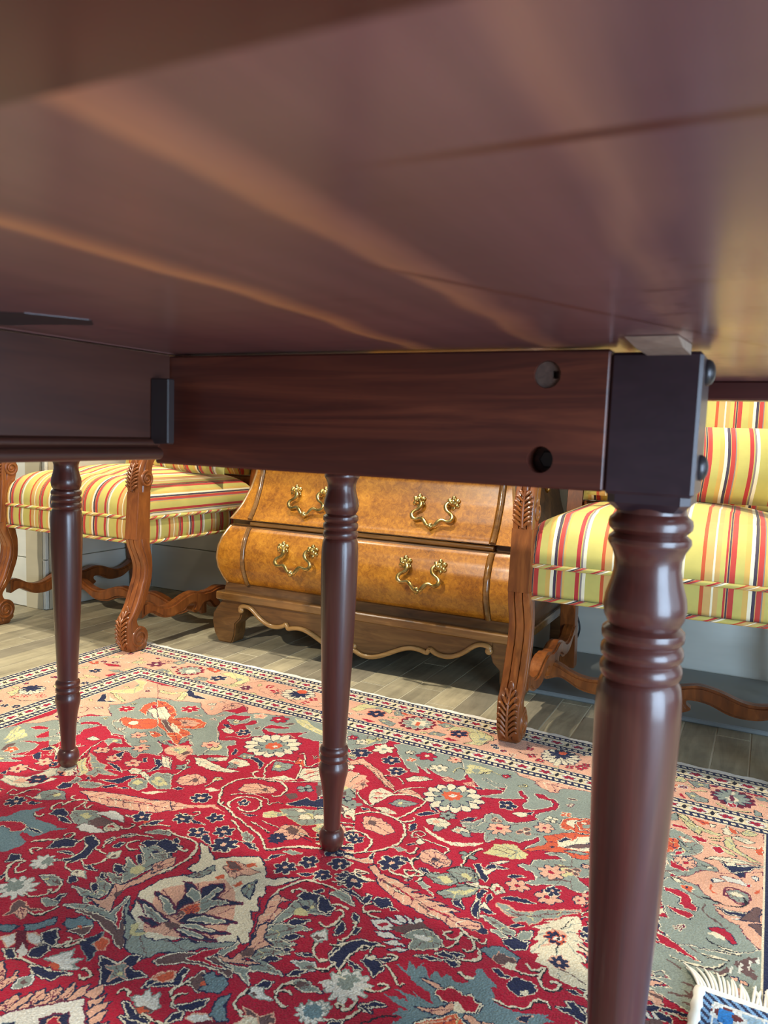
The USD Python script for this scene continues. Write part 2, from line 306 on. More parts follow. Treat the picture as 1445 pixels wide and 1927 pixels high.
# knotted pile: one colour per knot
def pile(name, attr):
    mat(name, {'a': ('attribute', {'attribute': attr}), 'tc': ('texture_coordinate', {}), 'n': ('noise_texture', {'scale': 420, 'detail': 3, 'roughness': 0.7}), 'n2': ('noise_texture', {'scale': 16, 'detail': 4}),
        'nr': ('rgb_ramp', {'ramp': [(0.25, (0.6, 0.6, 0.6)), (0.75, (1.2, 1.2, 1.2))]}), 'nr2': ('rgb_ramp', {'ramp': [(0.3, (0.88, 0.88, 0.88)), (0.7, (1.08, 1.08, 1.08))]}),
        'mx': ('mix_color', {'blend_type': 'multiply', 'fac': 1.0, 'use_clamp': False}), 'mx2': ('mix_color', {'blend_type': 'multiply', 'fac': 1.0, 'use_clamp': False}),
        'b': ('bump', {'strength': 0.5, 'distance': 0.002}), 'p': ('principled_bsdf', {'roughness': 0.9, 'sheen_weight': 0.15, 'specular_ior_level': 0.15})},
        [('tc.object', 'n.vector'), ('tc.object', 'n2.vector'), ('n.fac', 'nr.fac'), ('n2.fac', 'nr2.fac'), ('a.color', 'mx.a'), ('nr.color', 'mx.b'), ('mx.result', 'mx2.a'), ('nr2.color', 'mx2.b'),
         ('mx2.result', 'p.base_color'), ('n.fac', 'b.height'), ('b.normal', 'p.normal')])
pile('rug_pile', 'knot')
paint('fringe_cotton', (232, 228, 216), rough=0.8); paint('rug_back', (120, 90, 80), rough=0.9)

# ------------------------------------------------------------------ setting: floor of narrow wood-look planks, shiplap walls
def struct(name, mesh, mt, parent=None, smooth=False):
    p = obj(name, mesh, mt, parent, smooth)
    return tag(p, kind='structure') if parent is None else p
flo = UsdGeom.Xform.Define(stage, path_of('floor')).GetPrim(); tag(flo, 'floor of narrow grey-brown wood-look planks with pale joints', 'floor', kind='structure')
obj('floor_base', rbox(-4.5, 4.5, -3.2, 2.6, -0.06, -0.004, 0.001), 'subfloor', flo, False)
obj('joint_bed', rbox(-3.0, 1.2, 0.4, 2.38, -0.004, -0.0009, 0.0002), 'grout', flo, False)
PW = 0.0725
for k in range(-22, 25):
    x0 = -1.082 + k*PW
    if x0 > 1.0 or x0 < -2.75: continue
    y = 0.45 - float(rng.uniform(0, 0.55)); top = 2.37
    while y < top:
        y1 = min(y + 0.6, top)
        a, b = max(y, 0.45), y1
        hidden = x0 > -1.66 and b < 1.6                     # wholly under the big rug
        if b - a > 0.02 and not hidden:
            zt = float(rng.uniform(-0.0006, 0.0004))
            obj('plank', rbox(x0+0.0014, x0+PW-0.0014, a+0.0014, b-0.0014, -0.005, zt, 0.0008), f'plank_{"abcd"[int(rng.integers(4))]}', flo, False)
        y = y1
def shiplap(name, p0, p1, label, inset=0.012):
    """wall from p0 to p1 (its face to the left of the direction), boards with 3 mm gaps"""
    w = UsdGeom.Xform.Define(stage, path_of(name)).GetPrim(); tag(w, label, 'wall', kind='structure')
    p0, p1 = np.array(p0), np.array(p1); d = p1-p0; L = np.linalg.norm(d); d /= L; n = np.array([-d[1], d[0]])
    def slab(s0, s1, t0, t1, z0, z1, r):
        b = rbox(s0, s1, t0, t1, z0, z1, r)
        return place(b, np.array([[d[0], n[0], 0], [d[1], n[1], 0], [0, 0, 1]]), (p0[0], p0[1], 0))
    obj('wall_core', slab(0, L, -0.1, -inset, 0, 2.9, 0.001), 'grout', w, False)
    z, H = 0.002, 0.178
    while z < 2.88:
        obj('board', slab(0, L, -inset-0.004, float(rng.uniform(-0.0008, 0.0)), z, min(z+H-0.003, 2.9), 0.0012), 'wall_white', w, False)
        z += H
    return w
shiplap('wall_left', (-2.24, 1.845), (-4.4, 1.845), 'white shiplap wall face standing forward behind the left armchair')
shiplap('wall_side', (-2.24, 2.36), (-2.24, 1.845), 'short white shiplap return at the left of the chest')
shiplap('wall_back', (1.6, 2.36), (-2.24, 2.36), 'white shiplap back wall behind the chest')
tag(obj('floor_riser', rbox(-0.56, 0.9, 1.925, 2.352, 0.0, 0.012, 0.003), 'riser_grey', smooth=False), 'low grey painted board lying on the floor along the wall under the right armchair', 'board')
# ------------------------------------------------------------------ large rug: every knot a face of its own colour
RUG_X0, RUG_X1, RUG_Y0 = -1.710, 0.330, -0.850
AXIS, MIDY = -0.690, 0.420
PAL = dict(R=(170, 5, 42), N=(26, 30, 64), C=(222, 208, 176), W=(218, 212, 196), G=(138, 146, 133), T=(108, 130, 132), P=(220, 166, 136), O=(206, 88, 52), B=(102, 74, 70), Y=(206, 194, 138), K=(28, 22, 32), M=(104, 28, 58), D=(108, 10, 38), I=(224, 206, 166))  # T is the grey G with bluish light put into its colour
KEYS = list(PAL); LIN = np.array([s2l(PAL[k]) for k in KEYS]); IDX = {k: i for i, k in enumerate(KEYS)}
def far_field(x): return 1.435-.034*(x+.786)
def far_outer(x): return 1.669-.045*(x+.906)
TB = [0, .022, .048, .066, .168, .186, .214, .234]           # border bands, measured outward from the field
TL = [0, .027, .051, .075, .216, .240, .267, .292]           # the same bands along the sides
def knots(x0, x1, y0, y1, d, transforms):
    """colour index of every knot centre of a grid"""
    xs = np.arange(x0+d/2, x1, d); ys = np.arange(y0+d/2, y1, d)
    X, Y = np.meshgrid(xs, ys)
    g = np.full(X.shape, IDX['R'], np.int8)
    jx = X + (meshkit.noise(np.stack([X*230, Y*230, X*0], -1), 3)-.5)*.0036+(meshkit.noise(np.stack([X*60, Y*60, X*0+5], -1), 7)-.5)*.004
    jy = Y + (meshkit.noise(np.stack([X*230, Y*230, X*0+9], -1), 4)-.5)*.0036+(meshkit.noise(np.stack([X*60, Y*60, X*0+2], -1), 8)-.5)*.004
    def paint_poly(poly, k):
        if poly.is_empty: return
        a, b, c, e = poly.bounds
        i0, i1 = np.searchsorted(xs, [a-.002, c+.002]); j0, j1 = np.searchsorted(ys, [b-.002, e+.002])
        if i1 <= i0 or j1 <= j0: return
        shapely.prepare(poly)
        s = (slice(j0, j1), slice(i0, i1))
        g[s][shapely.contains_xy(poly, jx[s], jy[s])] = IDX[k]
    for tr in transforms:
        for poly, k in pattern()[0 if tr is same else 1:]: paint_poly(tr(poly), k)
    # borders
    ym = np.where(Y < MIDY, 2*MIDY-Y, Y)
    tf = (ym-far_field(X))/(far_outer(X)-far_field(X))*TB[-1]
    side = np.where(X < AXIS, -1.417-X, X-.037)
    ts = np.where(side > 0, np.interp(side, TL, TB), side)
    t = np.maximum(tf, ts); along = np.where(tf >= ts, X, ym)
    def put(mask, k): g[mask] = IDX[k]
    fx = 1-.0*X
    main = (t > TB[3]) & (t <= TB[4])
    keep = g.copy()
    for a, b, kind in ((0, 1, 'barber'), (1, 2, 'guard'), (2, 3, 'barber'), (4, 5, 'barber'), (5, 6, 'guard'), (6, 7, 'barber')):
        m_ = (t > TB[a]) & (t <= TB[b]+(.05 if b == 7 else 0)); u = (t-TB[a])/(TB[b]-TB[a])
        if kind == 'barber':
            put(m_, 'N')
            w = (along/.0125+u*.5) % 1.0
            put(m_ & (u > .34) & (u < .68) & (w < .62), 'C')
            put(m_ & ((u < .10) | (u > .92)), 'C')
        else:
            put(m_, 'I')
            P_ = .047; q = along/P_ + (.37 if a == 5 else .0); c = q-np.floor(q)-.5; n_ = np.floor(q).astype(int) % 2
            dx, dy = c*P_, (u-.5)*(TB[b]-TB[a])*1.08
            r, th = np.hypot(dx*.86, dy*1.25), np.arctan2(dy*1.25, dx*.86)
            vine = np.abs(dy - .0085*np.sin(2*PI*q)) < .0013
            put(m_ & vine, 'K'); 
            halo = r < .0142; put(m_ & halo, 'W')
            pet = np.abs(np.cos(th*2.5+np.where(n_ == 0, .4, 1.9)))
            fl = r < .0062+.0058*pet; put(m_ & fl, 'M')
            put(m_ & (r < .0044+.0056*pet) & (pet > .25), 'R'); put(m_ & (r < .0026), 'M')
            lf = (np.abs(np.abs(dx)-P_/2) < .0042-.28*np.abs(dy)) & (np.abs(dy) < .010); put(m_ & lf, 'K')
    put((t > TB[7]+.05), 'C')
    return X, Y, g, main
def veins(p, col):
    """petal lines of a blossom, or the midrib and side veins of a long leaf"""
    mr = p.minimum_rotated_rectangle; c = np.array(mr.exterior.coords); e1, e2 = c[1]-c[0], c[2]-c[1]
    if np.hypot(*e1) < np.hypot(*e2): e1, e2 = e2, e1
    l, w = np.hypot(*e1), np.hypot(*e2); u, v = e1/l, e2/w; m_ = c[:4].mean(0); out = []
    ln = {'P': 'M', 'G': 'B', 'C': 'G', 'Y': 'G', 'O': 'M'}[col]; hi = {'P': 'C', 'G': 'Y', 'C': 'P', 'Y': 'W', 'O': 'Y'}[col]
    if l > 2.3*w and p.area > 5e-4:
        n = max(4, int(l/.016)); t = np.linspace(-.42, .42, n)
        rib = LineString([m_+u*l*q for q in (-.46, .46)]).intersection(p.buffer(-.002))
        out.append((rib.buffer(.0008), ln))
        for i, q in enumerate(t):
            for s in (-1, 1):
                a = m_+u*l*q; out.append((LineString([a, a+u*w*.30+v*s*w*.42]).intersection(p.buffer(-.0022)).buffer(.0007), ln if i % 2 else hi))
    else:
        base = m_-u*l*.22; n = 9
        for i in range(n):
            a = -2.3+4.6*i/(n-1); d = u*math.cos(a)+v*math.sin(a)
            out.append((LineString([base+d*w*.16, base+d*l]).intersection(p.buffer(-.0012)).buffer(.0006), ln))
        core = Point(*base).buffer(w*.17).intersection(p)
        if p.area > 4e-4: out.append((affinity.translate(core, *(u*w*.1)), {'P': 'B', 'G': 'Y', 'C': 'P', 'Y': 'G', 'O': 'C'}[col]))
    return [(q, k) for q, k in out if not q.is_empty]
def parse_pattern():
    from scipy.interpolate import CubicSpline
    out = []
    def bent(p, n=6, closed=False):
        p = np.array(p, float)
        if len(p) < 3: return p
        s = np.r_[0, np.cumsum(np.maximum(np.linalg.norm(np.diff(p, axis=0), axis=1), .1))]
        return CubicSpline(s, p)(np.linspace(0, s[-1], n*len(p)))
    for line in RUG.strip().splitlines():
        w = line.split(); k, head, pts = w[0], [], []
        for q in w[1:]:
            if ',' in q: pts.append(tuple(float(v_)/1000 for v_ in q.split(',')))
            else: head.append(q)
        if k == 'P':
            if len(pts) < 3: continue
            p = Polygon(pts).buffer(0)
            if p.area < 2e-6: continue
            p = p.buffer(.0010).buffer(-.0010).buffer(.0003)
            if head[1] != '-': out.append((p.buffer(.0006+.0003*float(head[2])), head[1]))
            if head[1] in 'CW' and float(head[2]) >= 3: out.insert(len(out)-1, (p.buffer(.0006+.0003*float(head[2])+.0011), 'N'))
            out.append((p, head[0]))
            if 3e-4 < p.area < 1.6e-2 and head[0] in 'PGCYO': out += veins(p, head[0])
        elif k == 'L':
            wd = .00045+.00026*float(head[1])
            l = LineString(bent(pts) if len(pts) > 2 else pts)
            if head[0] in 'CWY': out.append((affinity.translate(l.buffer(wd+.0009), .0009, -.0009), 'K'))
            out.append((l.buffer(wd), head[0]))
        elif k == 'F':
            n = int(head[2]) if len(head) > 2 else 5
            c, e = np.array(pts[0]), np.array(pts[1]); r = max(np.hypot(*(e-c)), .006); ph = (c[0]*97+c[1]*61) % 1*PI
            pet = []
            for i in range(n):
                a = ph+2*PI*i/n
                el = affinity.rotate(affinity.scale(Point(0, 0).buffer(1, 10), r*.40, r*min(.33, 1.15/n*1.5)), math.degrees(a), origin=(0, 0))
                pet.append(affinity.translate(el, c[0]+r*.60*math.cos(a), c[1]+r*.60*math.sin(a)))
            oc = head[1] if head[1] != '-' else head[0]
            allp = shapely.union_all(pet)
            out.append((allp.buffer(.0015), oc))
            for q in pet: out.append((q, head[0]))
            out.append((Point(*c).buffer(r*.20), {'N': 'P', 'P': 'R', 'R': 'C', 'C': 'G', 'W': 'G', 'G': 'K', 'O': 'C', 'M': 'C', 'Y': 'O'}.get(head[0], 'C')))
        elif k == 'E':
            n = int(head[1]); oc = head[2] if len(head) > 2 else '-'
            c, e = np.array(pts[0]), np.array(pts[1]); r = np.hypot(*(e-c))
            a = np.linspace(0, 2*PI, n*12, endpoint=False); rr = r*(.80+.20*np.abs(np.sin(a*n/2))) if head[0] not in 'GN' else r*(.52+.48*np.abs(np.sin(a*n/2))**.8)
            p = Polygon(np.stack([c[0]+rr*np.cos(a), c[1]+rr*np.sin(a)], 1)).buffer(0)
            if oc != '-': out.append((p.buffer(.0018), oc))
            out.append((p, head[0]))
            if head[0] in 'CW' and n >= 12:
                for i in range(n):
                    b = 2*PI*i/n; out.append((LineString([(c[0]+.3*r*math.cos(b), c[1]+.3*r*math.sin(b)), (c[0]+.97*r*math.cos(b), c[1]+.97*r*math.sin(b))]).buffer(.0009), 'N'))
            if head[0] in 'WC' and 9 <= n < 12:
                for i in range(n):
                    b = 2*PI*i/n; out.append((LineString([(c[0], c[1]), (c[0]+r*math.cos(b), c[1]+r*math.sin(b))]).buffer(.0011), 'T'))
    return out
_pat = []
same = lambda p: p
def filler(shapes):
    """small sprigs, leaves and blossoms wherever the ground is still bare"""
    small = [p for p, k in shapes if p.area < 1.2e-2]
    big = [(p, k) for p, k in shapes if p.area >= 1.2e-2]
    tree = shapely.STRtree(small); rg = np.random.default_rng(17); out, put_ = [], []
    for _ in range(9000):
        x, y = rg.uniform(-1.70, .33), rg.uniform(.45, 1.66)
        c = Point(x, y)
        ground = 'R'
        q3 = np.array([x, y, .009-CAM_H]); z3 = q3 @ cF; inview = z3 > .1 and -20 < 722.5+1447*(q3 @ cR)/z3 < 1465 and 963.5-1447*(q3 @ cU)/z3 < 1950
        for p, k in big:
            if p.contains(c): ground = k
        if ground not in 'RGP' or (ground == 'R' and inview and rg.uniform() < .86): continue
        r = rg.uniform(.008, .013) if ground != 'R' else rg.uniform(.009, .014)
        if any((x-a)**2+(y-b)**2 < (r+q+.004)**2 for a, b, q in put_): continue
        if len(tree.query(c.buffer(r+.003), predicate='intersects')): continue
        if any(p.boundary.distance(c) < r+.003 for p, k in big): continue
        put_.append((x, y, r)); a = rg.uniform(0, 2*PI); u = np.array([math.cos(a), math.sin(a)]); v_ = np.array([-u[1], u[0]]); c_ = np.array([x, y])
        pick = rg.integers(4)
        leaf = lambda l, w_: Polygon([c_-u*l, c_-u*l*.3+v_*w_, c_+u*l*.4+v_*w_*.8, c_+u*l, c_+u*l*.3-v_*w_*.7, c_-u*l*.4-v_*w_]).buffer(.0008)
        if pick == 0:
            fc = {'R': 'N', 'G': 'P', 'P': 'M'}[ground]; n = 5
            pet = [Point(*(c_+r*.55*np.array([math.cos(a+2*PI*i/n), math.sin(a+2*PI*i/n)]))).buffer(r*.36) for i in range(n)]
            out.append((shapely.union_all(pet).buffer(.0013), {'R': 'C', 'G': 'K', 'P': 'C'}[ground])); out += [(q, fc) for q in pet]; out.append((c.buffer(r*.2), 'O'))
        elif pick == 1:
            l = leaf(r, r*.42); out.append((l.buffer(.0012), {'R': 'C', 'G': 'C', 'P': 'K'}[ground])); out.append((l, {'R': 'N', 'G': 'B', 'P': 'Y'}[ground]))
        elif pick == 2:
            t = np.linspace(0, 4.2, 12); cur = [c_+u*(q-2.1)*r*.32+v_*r*.55*math.sin(q*1.5) for q in t]
            s = LineString(cur); out.append((s.buffer(.0022), {'R': 'K', 'G': 'K', 'P': 'G'}[ground])); out.append((s.buffer(.0011), {'R': 'C', 'G': 'Y', 'P': 'C'}[ground]))
        else:
            for s_ in (-1, 0, 1):
                d_ = u*math.cos(s_*.7)+v_*math.sin(s_*.7); q = LineString([c_-u*r*.8, c_+d_*r*.9]); out.append((q.buffer(.0020), {'R': 'K', 'G': 'C', 'P': 'C'}[ground])); out.append((q.buffer(.0009), {'R': 'P', 'G': 'M', 'P': 'D'}[ground]))
    return out
def pattern():
    if not _pat:
        base = [(main_ground, 'P')] + parse_pattern()
        _pat.extend(base + filler(base))
    return _pat
